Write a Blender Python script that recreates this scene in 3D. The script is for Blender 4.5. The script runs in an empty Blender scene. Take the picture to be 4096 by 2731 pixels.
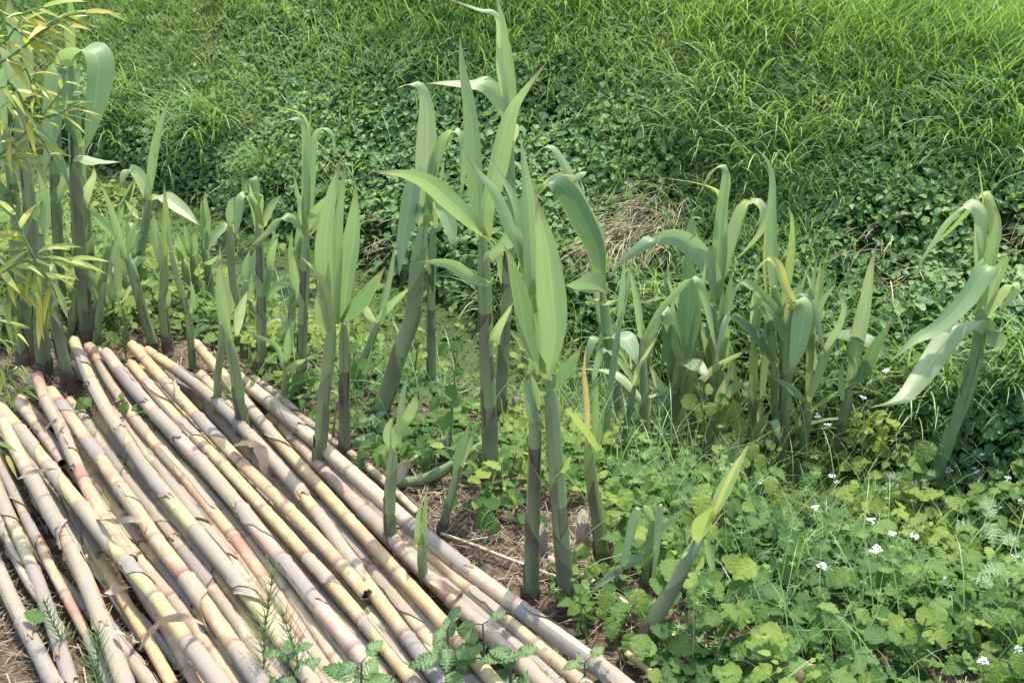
import bpy, math, random
import numpy as np
from mathutils import Vector
SC = bpy.context.scene
COL = SC.collection
R = math.radians
# ------------------------------------------------------------------ camera, sky, sun, exposure
CAMH, PITCH, HFOV = 1.25, R(28.0), R(45.0)
FPX = 2048.0 / math.tan(HFOV / 2)          # focal length in photo pixels (4096 wide)
cam = bpy.data.cameras.new('camera'); camo = bpy.data.objects.new('camera', cam); COL.objects.link(camo)
camo.location = (0, 0, CAMH); camo.rotation_euler = (R(90) - PITCH, 0, 0)
cam.sensor_width = 36; cam.lens = 18 / math.tan(HFOV / 2); cam.clip_start = 0.02; cam.clip_end = 500
SC.camera = camo
SUN_EL, SUN_AZ = R(69), R(30)             # azimuth measured from +Y (away from camera) towards +X
w = bpy.data.worlds.new('World'); SC.world = w; w.use_nodes = True
nt = w.node_tree; nt.nodes.clear()
sky = nt.nodes.new('ShaderNodeTexSky'); sky.sky_type = 'NISHITA'; sky.sun_disc = False
sky.sun_elevation = SUN_EL; sky.sun_rotation = SUN_AZ; sky.air_density = 1.2; sky.dust_density = 2.5
bg = nt.nodes.new('ShaderNodeBackground'); bg.inputs[1].default_value = 0.15
wo = nt.nodes.new('ShaderNodeOutputWorld')
nt.links.new(sky.outputs[0], bg.inputs[0]); nt.links.new(bg.outputs[0], wo.inputs[0])
sl = bpy.data.lights.new('sun', 'SUN'); sl.energy = 2.35; sl.angle = R(0.6); sl.color = (1.0, 0.95, 0.86)
so = bpy.data.objects.new('sun', sl); COL.objects.link(so)
sd = Vector((math.sin(SUN_AZ) * math.cos(SUN_EL), math.cos(SUN_AZ) * math.cos(SUN_EL), math.sin(SUN_EL)))
so.rotation_euler = (-sd).to_track_quat('-Z', 'Y').to_euler(); so.location = sd * 20
SC.view_settings.view_transform = 'Standard'; SC.view_settings.look = 'None'
SC.view_settings.exposure = 1.5; SC.view_settings.gamma = 1
SC.render.engine = 'CYCLES'
SC.cycles.max_bounces = 7; SC.cycles.transmission_bounces = 5; SC.cycles.diffuse_bounces = 4; SC.cycles.transparent_max_bounces = 8
SC.cycles.use_denoising = True
SC.cycles.sample_clamp_indirect = 4

# ------------------------------------------------------------------ pixels <-> place
cp, sp = math.cos(PITCH), math.sin(PITCH)
FR = {'D': (0, 0, 1.7415), 'S': (0, 0, 1.0)}
for k, (ox, oy) in dict(A=(0, 0), B=(1000, 0), C=(2000, 0), Q=(3000, 0), E=(0, 900), F=(1000, 900), G=(2000, 900), H=(3000, 900)).items():
    FR[k] = (ox, oy, 0.70153)
for k, (ox, oy) in dict(I=(0, 1731), J=(1000, 1731), K=(2000, 1731), L=(3000, 1731)).items():
    FR[k] = (ox, oy, 0.6377)
def ray(f, x, y):
    ox, oy, s = FR[f]
    cx = (ox + x * s - 2048) / FPX; cy = (1365.5 - oy - y * s) / FPX
    return np.array((cx, cp + cy * sp, -sp + cy * cp))
CAM = np.array((0, 0, CAMH))
def atY(f, x, y, Y):
    d = ray(f, x, y); return CAM + d * (Y / d[1])
def atZ(f, x, y, z):
    d = ray(f, x, y); return CAM + d * ((z - CAMH) / d[2])
def mpp(f, Y):                              # metres per crop pixel at world distance Y (near the picture's middle)
    return FR[f][2] / FPX * (Y / cp)
def project(P):                             # world -> D pixels
    P = np.asarray(P, float); q = P - CAM
    dep = q[..., 1] * cp - q[..., 2] * sp; up = q[..., 1] * sp + q[..., 2] * cp
    dep = np.where(dep < .05, .05, dep)
    return (2048 + FPX * q[..., 0] / dep) / 1.7415, (1365.5 - FPX * up / dep) / 1.7415, dep
# ------------------------------------------------------------------ value noise and the lie of the land
_rs = np.random.RandomState(7); _tab = _rs.rand(256, 256)
def vnoise(x, y, sc=1.0, seed=0):
    x = np.asarray(x, float) * sc + seed * 17.31; y = np.asarray(y, float) * sc + seed * 9.77
    xi = np.floor(x).astype(int); yi = np.floor(y).astype(int); fx = x - xi; fy = y - yi
    fx = fx * fx * (3 - 2 * fx); fy = fy * fy * (3 - 2 * fy)
    g = lambda a, b: _tab[a % 256, b % 256]
    return (g(xi, yi) * (1 - fx) + g(xi + 1, yi) * fx) * (1 - fy) + (g(xi, yi + 1) * (1 - fx) + g(xi + 1, yi + 1) * fx) * fy
def fbm(x, y, sc=1.0, seed=0):
    return .55 * vnoise(x, y, sc, seed) + .3 * vnoise(x, y, sc * 2.1, seed + 3) + .15 * vnoise(x, y, sc * 4.3, seed + 5)
UX, UY = 0.633, 0.774                       # across the ditch
SX, SY = 0.774, -0.633                      # along the ditch
def uv2xy(s, u): return s * SX + u * UX, s * SY + u * UY
WATER = -0.30
_U = [-40, 0, 1.30, 1.55, 1.80, 2.04, 2.2, 2.38, 2.45, 2.76, 3.08, 3.22, 3.5, 6, 14, 80]
_Z = [.0, 0, 0, -.035, -.14, -.31, -.38, -.33, -.19, .05, .33, .40, .43, .6, .8, .8]
def land(x, y):
    x = np.asarray(x, float); y = np.asarray(y, float)
    u = x * UX + y * UY; s = x * SX + y * SY
    uu = u + .07 * (vnoise(s, u, 1.1, 2) - .5)
    z = np.interp(uu, _U, _Z)
    amp = np.where(u < 2.0, .02, .10) * np.where((u > 1.95) & (u < 2.4), .3, 1)
    return z + amp * (fbm(x, y, 2.6, 1) - .5)
def ground(f, x, y):
    d = ray(f, x, y); t = .6
    while t < 12:
        p = CAM + d * t
        if p[2] <= land(p[0], p[1]): break
        t += .004
    return CAM + d * t

# ------------------------------------------------------------------ mesh helpers
def mkmesh(name, v, f, mat, uv=None, att=None, smooth=True):
    me = bpy.data.meshes.new(name)
    v = np.asarray(v, np.float32)
    if isinstance(f, np.ndarray):
        n, k = f.shape
        me.vertices.add(len(v)); me.vertices.foreach_set('co', v.ravel())
        me.loops.add(n * k); me.loops.foreach_set('vertex_index', f.astype(np.int32).ravel())
        me.polygons.add(n); me.polygons.foreach_set('loop_start', np.arange(0, n * k, k, dtype=np.int32))
        try: me.polygons.foreach_set('loop_total', np.full(n, k, np.int32))
        except Exception: pass
        me.update(calc_edges=True)
        li = f.ravel()
    else:
        me.from_pydata(v.tolist(), [], f)
        li = np.zeros(len(me.loops), np.int32); me.loops.foreach_get('vertex_index', li)
    if uv is not None:
        l = me.uv_layers.new(name='UVMap'); l.data.foreach_set('uv', np.asarray(uv, np.float32)[li].ravel())
    if att:
        for k, a in att.items():
            at = me.attributes.new(k, 'FLOAT', 'POINT'); at.data.foreach_set('value', np.asarray(a, np.float32))
    if smooth: me.polygons.foreach_set('use_smooth', np.ones(len(me.polygons), bool))
    me.materials.append(mat)
    return me
def link(name, me, parent=None, loc=None, color=None):
    o = bpy.data.objects.new(name, me); COL.objects.link(o)
    if parent is not None: o.parent = parent
    if loc is not None: o.location = loc
    if color is not None: o.color = color
    return o
def tag(o, label, cat=None, group=None, kind=None):
    if label: o['label'] = label
    if cat: o['category'] = cat
    if group: o['group'] = group
    if kind: o['kind'] = kind
    return o
def thing(name, label, cat, loc, group=None):
    o = bpy.data.objects.new(name, None); COL.objects.link(o); o.location = loc; o.empty_display_size = .05
    return tag(o, label, cat, group)
def spline(P, n):
    P = np.asarray(P, float)
    if len(P) == 2: P = np.array([P[0], P[0] * .5 + P[1] * .5, P[1]])
    Q = np.vstack([2 * P[0] - P[1], P, 2 * P[-1] - P[-2]])
    out = []
    for i in range(len(P) - 1):
        t = np.linspace(0, 1, 16, endpoint=False)[:, None]
        a, b, c, d = Q[i], Q[i + 1], Q[i + 2], Q[i + 3]
        out.append(.5 * (2 * b + (c - a) * t + (2 * a - 5 * b + 4 * c - d) * t ** 2 + (3 * b - a - 3 * c + d) * t ** 3))
    out = np.vstack(out + [P[-1:]])
    L = np.concatenate([[0], np.cumsum(np.linalg.norm(np.diff(out, axis=0), axis=1))])
    q = np.linspace(0, L[-1], n)
    return np.stack([np.interp(q, L, out[:, k]) for k in range(3)], 1), L[-1]
def nrm(a): return a / np.maximum(np.linalg.norm(a, axis=-1, keepdims=True), 1e-9)
def tangents(P):
    return nrm(np.gradient(P, axis=0))
def frames(P):
    T = tangents(P); A = np.zeros_like(P)
    ref = np.array((0, 0, 1.)) if abs(T[0][2]) < .8 else np.array((0, -1., 0))
    a = nrm(ref - T[0] * ref.dot(T[0]))
    for i in range(len(P)):
        a = nrm(a - T[i] * a.dot(T[i])); A[i] = a
    return T, A, np.cross(T, A)
def tube(P, r, k=10, cap=True):
    P = np.asarray(P, float); n = len(P); r = np.broadcast_to(r, (n,)).astype(float)
    T, A, B = frames(P)
    th = np.linspace(0, 2 * np.pi, k, endpoint=False)
    V = P[:, None] + r[:, None, None] * (np.cos(th)[None, :, None] * A[:, None] + np.sin(th)[None, :, None] * B[:, None])
    V = V.reshape(-1, 3)
    F = [(i * k + j, i * k + (j + 1) % k, (i + 1) * k + (j + 1) % k, (i + 1) * k + j) for i in range(n - 1) for j in range(k)]
    if cap: F += [tuple(range(k))[::-1], tuple((n - 1) * k + j for j in range(k))]
    uv = np.stack([np.tile(th / (2 * np.pi), n), np.repeat(np.linspace(0, 1, n), k)], 1)
    return V, F, uv
def merge(parts):
    V, F, UV, o = [], [], [], 0
    for v, f, u in parts:
        V.append(v); UV.append(u); F += [tuple(i + o for i in q) for q in f]; o += len(v)
    return np.vstack(V), F, np.vstack(UV)

# ------------------------------------------------------------------ materials
class NT:
    def __init__(s, name):
        s.m = bpy.data.materials.new(name); s.m.use_nodes = True; s.t = s.m.node_tree; s.t.nodes.clear()
        s.out = s.n('ShaderNodeOutputMaterial')
    def n(s, typ, **kw):
        x = s.t.nodes.new(typ)
        for k, v in kw.items():
            if k.startswith('i_'): x.inputs[int(k[2:]) if k[2:].isdigit() else k[2:].replace('_', ' ')].default_value = v
            else: setattr(x, k, v)
        return x
    def l(s, a, b): s.t.links.new(a, b)
    def mix(s, fac, a, b, mode='MIX'):
        x = s.n('ShaderNodeMix', data_type='RGBA', blend_type=mode)
        for v, i in ((fac, 0), (a, 6), (b, 7)):
            if hasattr(v, 'is_output') or isinstance(v, bpy.types.NodeSocket): s.l(v, x.inputs[i])
            else: x.inputs[i].default_value = v if i == 0 or len(v) == 4 else (*v, 1)
        return x.outputs[2]
    def math(s, op, a, b=None, clamp=False):
        x = s.n('ShaderNodeMath', operation=op, use_clamp=clamp)
        for i, v in enumerate((a, b)):
            if v is None: continue
            if isinstance(v, bpy.types.NodeSocket): s.l(v, x.inputs[i])
            else: x.inputs[i].default_value = v
        return x.outputs[0]
    def ramp(s, fac, stops, interp='LINEAR'):
        x = s.n('ShaderNodeValToRGB'); e = x.color_ramp.elements; x.color_ramp.interpolation = interp
        while len(e) < len(stops): e.new(.5)
        for q, (p, c) in zip(e, stops):
            q.position = p; q.color = c if hasattr(c, '__len__') and len(c) == 4 else ((*c, 1) if hasattr(c, '__len__') else (c, c, c, 1))
        s.l(fac, x.inputs[0]); return x.outputs[0]
    def noise(s, scale, vec=None, detail=3, rough=.55):
        x = s.n('ShaderNodeTexNoise'); x.inputs['Scale'].default_value = scale; x.inputs['Detail'].default_value = detail; x.inputs['Roughness'].default_value = rough
        if vec is not None: s.l(vec, x.inputs['Vector'])
        return x.outputs[0]
    def mapping(s, vec, scale):
        x = s.n('ShaderNodeMapping'); x.inputs['Scale'].default_value = scale; s.l(vec, x.inputs[0]); return x.outputs[0]
    def bump(s, h, strength, dist=.002):
        x = s.n('ShaderNodeBump'); x.inputs['Strength'].default_value = strength; x.inputs['Distance'].default_value = dist
        s.l(h, x.inputs['Height']); return x.outputs[0]
    def finish(s, col, rough=.5, spec=.4, trans=0.0, normal=None, tcol=None, sheen=0):
        p = s.n('ShaderNodeBsdfPrincipled'); s.l(col, p.inputs['Base Color'])
        if isinstance(rough, bpy.types.NodeSocket): s.l(rough, p.inputs['Roughness'])
        else: p.inputs['Roughness'].default_value = rough
        p.inputs['Specular IOR Level'].default_value = spec
        if normal is not None: s.l(normal, p.inputs['Normal'])
        o = p.outputs[0]
        if trans > 0:
            t = s.n('ShaderNodeBsdfTranslucent'); s.l(tcol if tcol is not None else col, t.inputs[0])
            if normal is not None: s.l(normal, t.inputs['Normal'])
            m = s.n('ShaderNodeMixShader'); m.inputs[0].default_value = trans
            s.l(o, m.inputs[1]); s.l(t.outputs[0], m.inputs[2]); o = m.outputs[0]
        s.l(o, s.out.inputs[0]); return s.m
def gain(N, col, r, g, b): return N.mix(1.0, col, (r, g, b), 'MULTIPLY')

def m_reed_leaf():
    N = NT('reed_leaf_blade'); oi = N.n('ShaderNodeObjectInfo'); uv = N.n('ShaderNodeUVMap', uv_map='UVMap')
    sep = N.n('ShaderNodeSeparateXYZ'); N.l(uv.outputs[0], sep.inputs[0]); U, V = sep.outputs[0], sep.outputs[1]
    c = oi.outputs['Color']
    st = N.noise(1.0, N.mapping(uv.outputs[0], (46, 2.2, 1)), 2)
    c = N.mix(N.math('MULTIPLY', N.ramp(st, [(.35, 0), (.7, 1)]), .35), c, gain(N, c, 1.45, 1.3, 1.3))
    big = N.noise(3.0, N.mapping(uv.outputs[0], (1.5, 3, 1)), 3)
    c = N.mix(N.ramp(big, [(.35, 0), (.75, .6)]), c, gain(N, c, 1.2, 1.08, .75))
    ce = N.math('ABSOLUTE', N.math('SUBTRACT', U, .5))
    c = N.mix(N.ramp(ce, [(.0, .55), (.05, 0)]), c, gain(N, c, 1.5, 1.4, 1.2))      # pale midrib
    c = N.mix(N.ramp(ce, [(.44, 0), (.49, .8)]), c, (.30, .34, .09))                # yellowish margin
    c = N.mix(N.ramp(V, [(.0, .95), (.035, .5), (.11, 0)]), c, (.34, .40, .13))     # cream collar
    tipn = N.math('ADD', V, N.math('MULTIPLY', N.math('SUBTRACT', big, .5), .25))
    tip = N.math('MULTIPLY', N.ramp(tipn, [(.80, 0), (.95, 1)]), oi.outputs['Alpha'])
    c = N.mix(tip, c, N.ramp(tipn, [(.84, (.27, .25, .10)), (.93, (.15, .09, .08)), (1, (.30, .22, .14))]))
    sp_ = N.noise(60, None, 2); tc = N.n('ShaderNodeTexCoord'); N.l(tc.outputs['Object'], sp_.node.inputs['Vector'])
    c = N.mix(N.ramp(sp_, [(.72, 0), (.76, .7)]), c, (.33, .33, .10))
    h = N.noise(1.0, N.mapping(uv.outputs[0], (60, .6, 1)), 1)
    return N.finish(c, .42, .55, .42, N.bump(h, .25, .001), tcol=gain(N, c, 1.18, 1.22, .85))
def m_reed_stem():
    N = NT('reed_stem_sheath'); oi = N.n('ShaderNodeObjectInfo'); uv = N.n('ShaderNodeUVMap', uv_map='UVMap')
    sep = N.n('ShaderNodeSeparateXYZ'); N.l(uv.outputs[0], sep.inputs[0]); V = sep.outputs[1]
    tc = N.n('ShaderNodeTexCoord'); blot = N.noise(14, tc.outputs['Object'], 4)
    c = oi.outputs['Color']
    f = N.math('MULTIPLY', N.ramp(N.math('ADD', V, N.math('MULTIPLY', N.math('SUBTRACT', blot, .5), .7)), [(.0, .12), (.3, .45), (.75, 1), (1, 1)]), oi.outputs['Alpha'])
    c = N.mix(f, c, (.092, .056, .058))
    st = N.noise(1.0, N.mapping(uv.outputs[0], (60, 1.5, 1)), 2)
    c = N.mix(N.ramp(st, [(.3, 0), (.75, .45)]), c, gain(N, c, 1.4, 1.35, 1.3))
    bloom = N.noise(30, tc.outputs['Object'], 3)
    c = N.mix(N.ramp(bloom, [(.5, 0), (.8, .22)]), c, (.27, .31, .25))
    at = N.n('ShaderNodeAttribute', attribute_name='edge')
    c = N.mix(N.ramp(at.outputs['Fac'], [(.72, 0), (1, .75)]), c, (.33, .36, .15))
    return N.finish(c, .42, .45, .2, N.bump(st, .3, .001))
def m_cane():
    N = NT('cut_cane_stem'); oi = N.n('ShaderNodeObjectInfo'); uv = N.n('ShaderNodeUVMap', uv_map='UVMap')
    nd = N.n('ShaderNodeAttribute', attribute_name='node').outputs['Fac']     # -1..1 about the nearest joint
    tc = N.n('ShaderNodeTexCoord'); c = oi.outputs['Color']
    st = N.noise(1.0, N.mapping(uv.outputs[0], (26, 5, 1)), 4)
    c = N.mix(N.ramp(st, [(.3, .0), (.7, .5)]), c, gain(N, c, .72, .66, .58))
    pale = N.noise(1.0, N.mapping(uv.outputs[0], (3, 7, 1)), 4)
    c = N.mix(N.ramp(pale, [(.46, 0), (.62, .45)]), c, (.52, .44, .33))
    red = N.noise(9, tc.outputs['Object'], 3)
    c = N.mix(N.math('MULTIPLY', N.ramp(red, [(.50, 0), (.63, .8)]), oi.outputs['Alpha']), c, (.31, .135, .105))
    ab = N.math('ABSOLUTE', nd)
    below = N.ramp(N.math('ADD', N.math('MULTIPLY', nd, .5), N.math('ADD', .5, N.math('MULTIPLY', N.math('SUBTRACT', red, .5), .12))), [(.40, 0), (.485, .75), (.50, .9), (.515, 0)])
    c = N.mix(N.math('MULTIPLY', below, .95), c, (.14, .06, .075))
    c = N.mix(N.ramp(ab, [(.0, .85), (.03, .5), (.06, 0)]), c, (.36, .29, .2))
    dirt = N.noise(120, tc.outputs['Object'], 4)
    c = N.mix(N.ramp(dirt, [(.58, 0), (.72, .55)]), c, (.12, .095, .07))
    return N.finish(c, .48, .4, 0, N.bump(st, .35, .0015))
def m_husk():
    N = NT('dry_husk'); oi = N.n('ShaderNodeObjectInfo'); uv = N.n('ShaderNodeUVMap', uv_map='UVMap'); tc = N.n('ShaderNodeTexCoord')
    c = N.ramp(oi.outputs['Random'], [(0, (.44, .355, .24)), (.5, (.385, .325, .24)), (1, (.30, .27, .235))])
    fib = N.noise(1.0, N.mapping(uv.outputs[0], (46, 2.2, 1)), 4)
    c = N.mix(N.ramp(fib, [(.3, 0), (.75, .75)]), c, gain(N, c, .66, .63, .6))
    bl = N.noise(1.0, N.mapping(uv.outputs[0], (7, 9, 1)), 5, .65)
    c = N.mix(N.ramp(bl, [(.45, 0), (.62, .8)]), c, (.30, .27, .25))
    sp_ = N.noise(420, tc.outputs['Object'], 4, .75)
    c = N.mix(N.ramp(sp_, [(.56, 0), (.70, .6)]), c, (.22, .18, .15))
    at = N.n('ShaderNodeAttribute', attribute_name='edge')
    c = N.mix(N.ramp(at.outputs['Fac'], [(.86, 0), (1, .6)]), c, (.30, .22, .14))
    hh = N.math('ADD', fib, N.math('MULTIPLY', sp_, .5))
    return N.finish(c, .7, .2, .12, N.bump(hh, .5, .0015))
def m_plain(name, col, rough=.7, spec=.25, var=.3, scale=30, trans=0):
    N = NT(name); tc = N.n('ShaderNodeTexCoord'); n_ = N.noise(scale, tc.outputs['Object'], 4)
    c = N.n('ShaderNodeRGB'); c.outputs[0].default_value = (*col, 1)
    c = N.mix(N.ramp(n_, [(.3, 0), (.7, 1)]), gain(N, c.outputs[0], 1 - var, 1 - var, 1 - var), gain(N, c.outputs[0], 1 + var, 1 + var, 1 + var))
    return N.finish(c, rough, spec, trans)
def m_weed(name, c0, c1, c2, veins=True, trans=.47, rough=.42, wr=.16, spec=.45):
    """leaf material: 'tint' attribute picks the leaf's own green, UV draws the veins"""
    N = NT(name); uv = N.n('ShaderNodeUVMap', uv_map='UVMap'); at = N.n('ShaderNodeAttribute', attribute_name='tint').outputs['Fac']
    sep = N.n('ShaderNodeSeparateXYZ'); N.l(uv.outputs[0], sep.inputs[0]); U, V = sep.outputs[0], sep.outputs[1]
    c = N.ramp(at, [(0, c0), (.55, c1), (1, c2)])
    ce = N.math('ABSOLUTE', N.math('SUBTRACT', U, .5)); nor = None
    if veins:
        ph = N.math('SUBTRACT', N.math('MULTIPLY', V, 6.0), N.math('MULTIPLY', ce, 4.0))
        wv = N.math('ABSOLUTE', N.math('SUBTRACT', N.math('FRACT', ph), .5))
        vein = N.ramp(wv, [(.0, 1), (.14, 0)]); mid = N.ramp(ce, [(.0, 1), (.045, 0)])
        c = N.mix(N.math('MULTIPLY', N.math('MAXIMUM', N.math('MULTIPLY', vein, .28), mid), .4), c, gain(N, c, 1.8, 1.6, 1.5))
        hgt = N.ramp(wv, [(0, 0), (.5, 1)]); nor = N.bump(hgt, wr, .004)
    else:
        c = N.mix(N.ramp(ce, [(.0, .5), (.12, 0)]), c, gain(N, c, 1.5, 1.4, 1.3))
    return N.finish(c, rough, spec, trans, nor, tcol=gain(N, c, 1.35, 1.3, .55))
M = {}
M['leaf'] = m_reed_leaf(); M['stem'] = m_reed_stem(); M['cane'] = m_cane(); M['husk'] = m_husk()
M['dry'] = m_plain('dry_leaf_strip', (.42, .33, .23), .75, .2, .35, 40, .15)
M['oldhusk'] = m_plain('old_brown_husk', (.17, .115, .085), .85, .15, .5, 60)
M['straw'] = m_weed('straw', (.24, .18, .11), (.42, .34, .21), (.58, .50, .35), False, .1, .7, spec=.2)
M['litter'] = m_weed('straw_litter', (.10, .075, .05), (.21, .165, .115), (.42, .35, .26), False, .1, .75, spec=.15)
M['hollow_shade'] = m_plain('cane_hollow', (.05, .04, .03), .9, .1, .4, 60)  # near-black lining: the shade inside the cut ends is put into the colour
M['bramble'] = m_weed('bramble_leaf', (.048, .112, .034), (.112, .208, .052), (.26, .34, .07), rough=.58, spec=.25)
M['cover'] = m_weed('bank_cover_leaf', (0.115, 0.215, 0.085), (0.2, 0.335, 0.115), (0.33, 0.44, 0.15))
M['nettle'] = m_weed('nettle_leaf', (.07, .15, .055), (.11, .21, .065), (.17, .29, .09))
M['grass'] = m_weed('bank_grass_blade', (0.14, 0.25, 0.09), (0.225, 0.365, 0.135), (0.35, 0.44, 0.19), False, .36, .42)
M['field'] = m_weed('field_grass_blade', (0.14, 0.25, 0.06), (0.22, 0.365, 0.095), (0.33, 0.44, 0.15), False, .42, .45)
M['cleaver'] = m_weed('cleavers_leaf', (.07, .16, .035), (.12, .24, .05), (.19, .31, .07), False, .4, .5)
M['bamboo'] = m_weed('bamboo_leaf', (0.15, 0.23, 0.045), (0.3, 0.38, 0.075), (0.5, 0.43, 0.1), False, .42, .38)
M['twig'] = m_plain('twig_bark', (.22, .16, .11), .8, .2, .35, 50)
M['weedstem'] = m_plain('weed_stem', (.15, .24, .07), .55, .3, .25, 30, .1)
M['horsetail'] = m_plain('horsetail_green', (.24, .36, .12), .55, .25, .15, 30, .35)
M['darkstem'] = m_plain('nettle_stem', (.085, .07, .075), .6, .3, .3, 40)
M['petal'] = m_plain('white_petal', (.8, .8, .77), .6, .3, .08, 90, .25)
M['duck'] = m_weed('duckweed_frond', (0.025, 0.05, 0.006), (0.045, 0.085, 0.01), (0.09, 0.135, 0.03), False, .2, .65, spec=.15)
M['log'] = m_plain('old_log', (.22, .17, .13), .9, .1, .6, 45)
# ------------------------------------------------------------------ the setting
def axis(fine0, fine1, step, far, g=1.35):
    a = list(np.arange(fine0, fine1 + 1e-6, step)); d = step; x = a[-1]
    while x < far: d *= g; x += d; a.append(x)
    d = step; x = a[0]; pre = []
    while x > -far: d *= g; x -= d; pre.append(x)
    return np.array(pre[::-1] + a)
def build_ground():
    S = axis(-6.5, 1.6, .03, 200); U = axis(.2, 4.6, .025, 200)
    s, u = np.meshgrid(S, U, indexing='ij'); x, y = uv2xy(s, u); z = land(x, y)
    z = z + np.where((u < 1.8) & (np.abs(s) < 7), .012 * (vnoise(x, y, 26, 8) - .5) + .008 * (vnoise(x, y, 70, 9) - .5), 0)
    V = np.stack([x, y, z], -1).reshape(-1, 3); a, b = s.shape
    i = np.arange(a * b).reshape(a, b)
    F = np.stack([i[:-1, :-1], i[1:, :-1], i[1:, 1:], i[:-1, 1:]], -1).reshape(-1, 4)
    N = NT('soil_and_turf'); g = N.n('ShaderNodeNewGeometry'); P = g.outputs['Position']
    n1 = N.noise(7, P, 6, .65); n2 = N.noise(60, P, 4, .7)
    c = N.ramp(n2, [(.3, (.035, .026, .018)), (.5, (.085, .062, .042)), (.72, (.20, .15, .10))])
    at = N.n('ShaderNodeAttribute', attribute_name='bank').outputs['Fac']
    gr = N.ramp(n1, [(.35, (.02, .035, .012)), (.55, (.03, .06, .016)), (.75, (.10, .08, .045))])
    c = N.mix(at, c, gr)
    m = N.finish(c, .9, .15, 0, N.bump(n2, .6, .01))
    me = mkmesh('ground', V, F, m, None, {'bank': np.clip((u.ravel() - 1.9) * 6, 0, 1)})
    tag(link('ground', me), None, kind='structure')
def build_water():
    S = axis(-6, 2, .1, 150); U = np.linspace(1.9, 2.6, 12)
    s, u = np.meshgrid(S, U, indexing='ij'); x, y = uv2xy(s, u)
    V = np.stack([x, y, np.full_like(x, WATER)], -1).reshape(-1, 3); a, b = s.shape; i = np.arange(a * b).reshape(a, b)
    F = np.stack([i[:-1, :-1], i[1:, :-1], i[1:, 1:], i[:-1, 1:]], -1).reshape(-1, 4)
    N = NT('ditch_water_with_duckweed'); P = N.n('ShaderNodeNewGeometry').outputs['Position']
    cell = N.n('ShaderNodeTexVoronoi'); cell.inputs['Scale'].default_value = 210; N.l(P, cell.inputs['Vector'])
    patch = N.noise(3.2, P, 4, .6)
    fr = N.ramp(cell.outputs['Color'], [(0, (.014, .03, .004)), (.5, (.03, .056, .007)), (1, (.06, .09, .018))])
    fr = N.mix(N.ramp(patch, [(.45, 0), (.62, 1)]), fr, gain(N, fr, 1.4, 1.4, 1.6))
    open_ = N.ramp(N.noise(2.4, P, 3), [(.58, 0), (.63, 1)])
    c = N.mix(open_, fr, (.012, .022, .014))
    r = N.ramp(open_, [(0, .6), (1, .06)])
    m = N.finish(c, r, .25, 0, N.bump(cell.outputs['Distance'], .3, .002))
    tag(link('water', mkmesh('water', V, F, m)), None, kind='structure')
build_ground(); build_water()

# ------------------------------------------------------------------ leaf shapes and scatters
def leaflet(wid=.72, n=6, serr=.07, fold=.16, droop=.22, heart=.06, tip=1.0, ruff=.05):
    """one folded, toothed leaf along +Y, unit length, upper side +Z"""
    t = np.linspace(0, 1, n + 1)
    V, UV = [], []
    for i, a in enumerate(t):
        V.append((0, a, -droop * a * a)); UV.append((.5, a))
    F = []
    for sgn in (-1, 1):
        st = len(V); m = 2 * n
        for j in range(1, m):
            a = j / m
            wv = wid * .5 * (math.sin(math.pi * a ** .72) ** .85) * (1 if tip == 1 else 1)
            b = a - heart * math.exp(-a * 9) * 2 + (serr * .7 if j % 2 else 0)
            wv *= (1 + serr * (1.2 if j % 2 else -1.2))
            V.append((sgn * wv, b, fold * wv - droop * a * a + ruff * math.sin(j * 2.2 + sgn))); UV.append((.5 + sgn * .5, a))
        # triangles between midrib and edge
        for i in range(n):
            e0 = 2 * i; e1 = 2 * i + 1; e2 = 2 * i + 2
            mi, mn = i, i + 1
            def E(k): return st + k - 1 if 1 <= k <= m - 1 else (0 if k < 1 else n)
            tri = []
            if e0 >= 1: tri.append((mi, E(e0), E(e1)))
            tri.append((mi, E(e1), mn))
            if e2 <= m - 1: tri.append((E(e1), E(e2), mn))
            for a_, b_, c_ in tri: F.append((a_, b_, c_) if sgn < 0 else (a_, c_, b_))
    return np.array(V), np.array(F), np.array(UV)
def blade_leaf(wid=.16, n=5, fold=.2, droop=.3):
    t = np.linspace(0, 1, n + 1); V, UV = [], []
    for a in t:
        wv = wid * .5 * (math.sin(math.pi * min(1, a * .93 + .07) ** .65)) ** .9 if a < 1 else .001
        for k in (-1, 0, 1):
            V.append((k * wv, a, abs(k) * fold * wv - droop * a * a)); UV.append((.5 + .5 * k, a))
    F = []
    for i in range(n):
        for k in (0, 1):
            b = i * 3 + k; F += [(b, b + 1, b + 4), (b, b + 4, b + 3)]
    return np.array(V), np.array(F), np.array(UV)
LEAF_O = leaflet(); LEAF_S = leaflet(.78, 3, .1, .2, .25); LEAF_N = leaflet(.64, 8, .10, .14, .32, .1, ruff=.02)
LEAF_BIG = leaflet(.8, 9, .055, .14, .28, .07, ruff=.022)
BAMB = blade_leaf(.18, 7, .22, .34); CLV = blade_leaf(.2, 3, .1, .2)
def placed(tpl, pos, size, normal, dirn):
    V, F, UV = tpl; N = len(pos)
    Z = nrm(np.asarray(normal, float)); Y = np.asarray(dirn, float); Y = nrm(Y - Z * (Y * Z).sum(1, keepdims=True)); X = np.cross(Y, Z)
    sz = np.broadcast_to(size, (N,))[:, None, None]
    P = (V[None, :, 0:1] * X[:, None] + V[None, :, 1:2] * Y[:, None] + V[None, :, 2:3] * Z[:, None]) * sz + np.asarray(pos)[:, None]
    nv = len(V)
    FF = (F[None] + (np.arange(N) * nv)[:, None, None]).reshape(-1, F.shape[1])
    return P.reshape(-1, 3), FF, np.tile(UV, (N, 1)), nv
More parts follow.
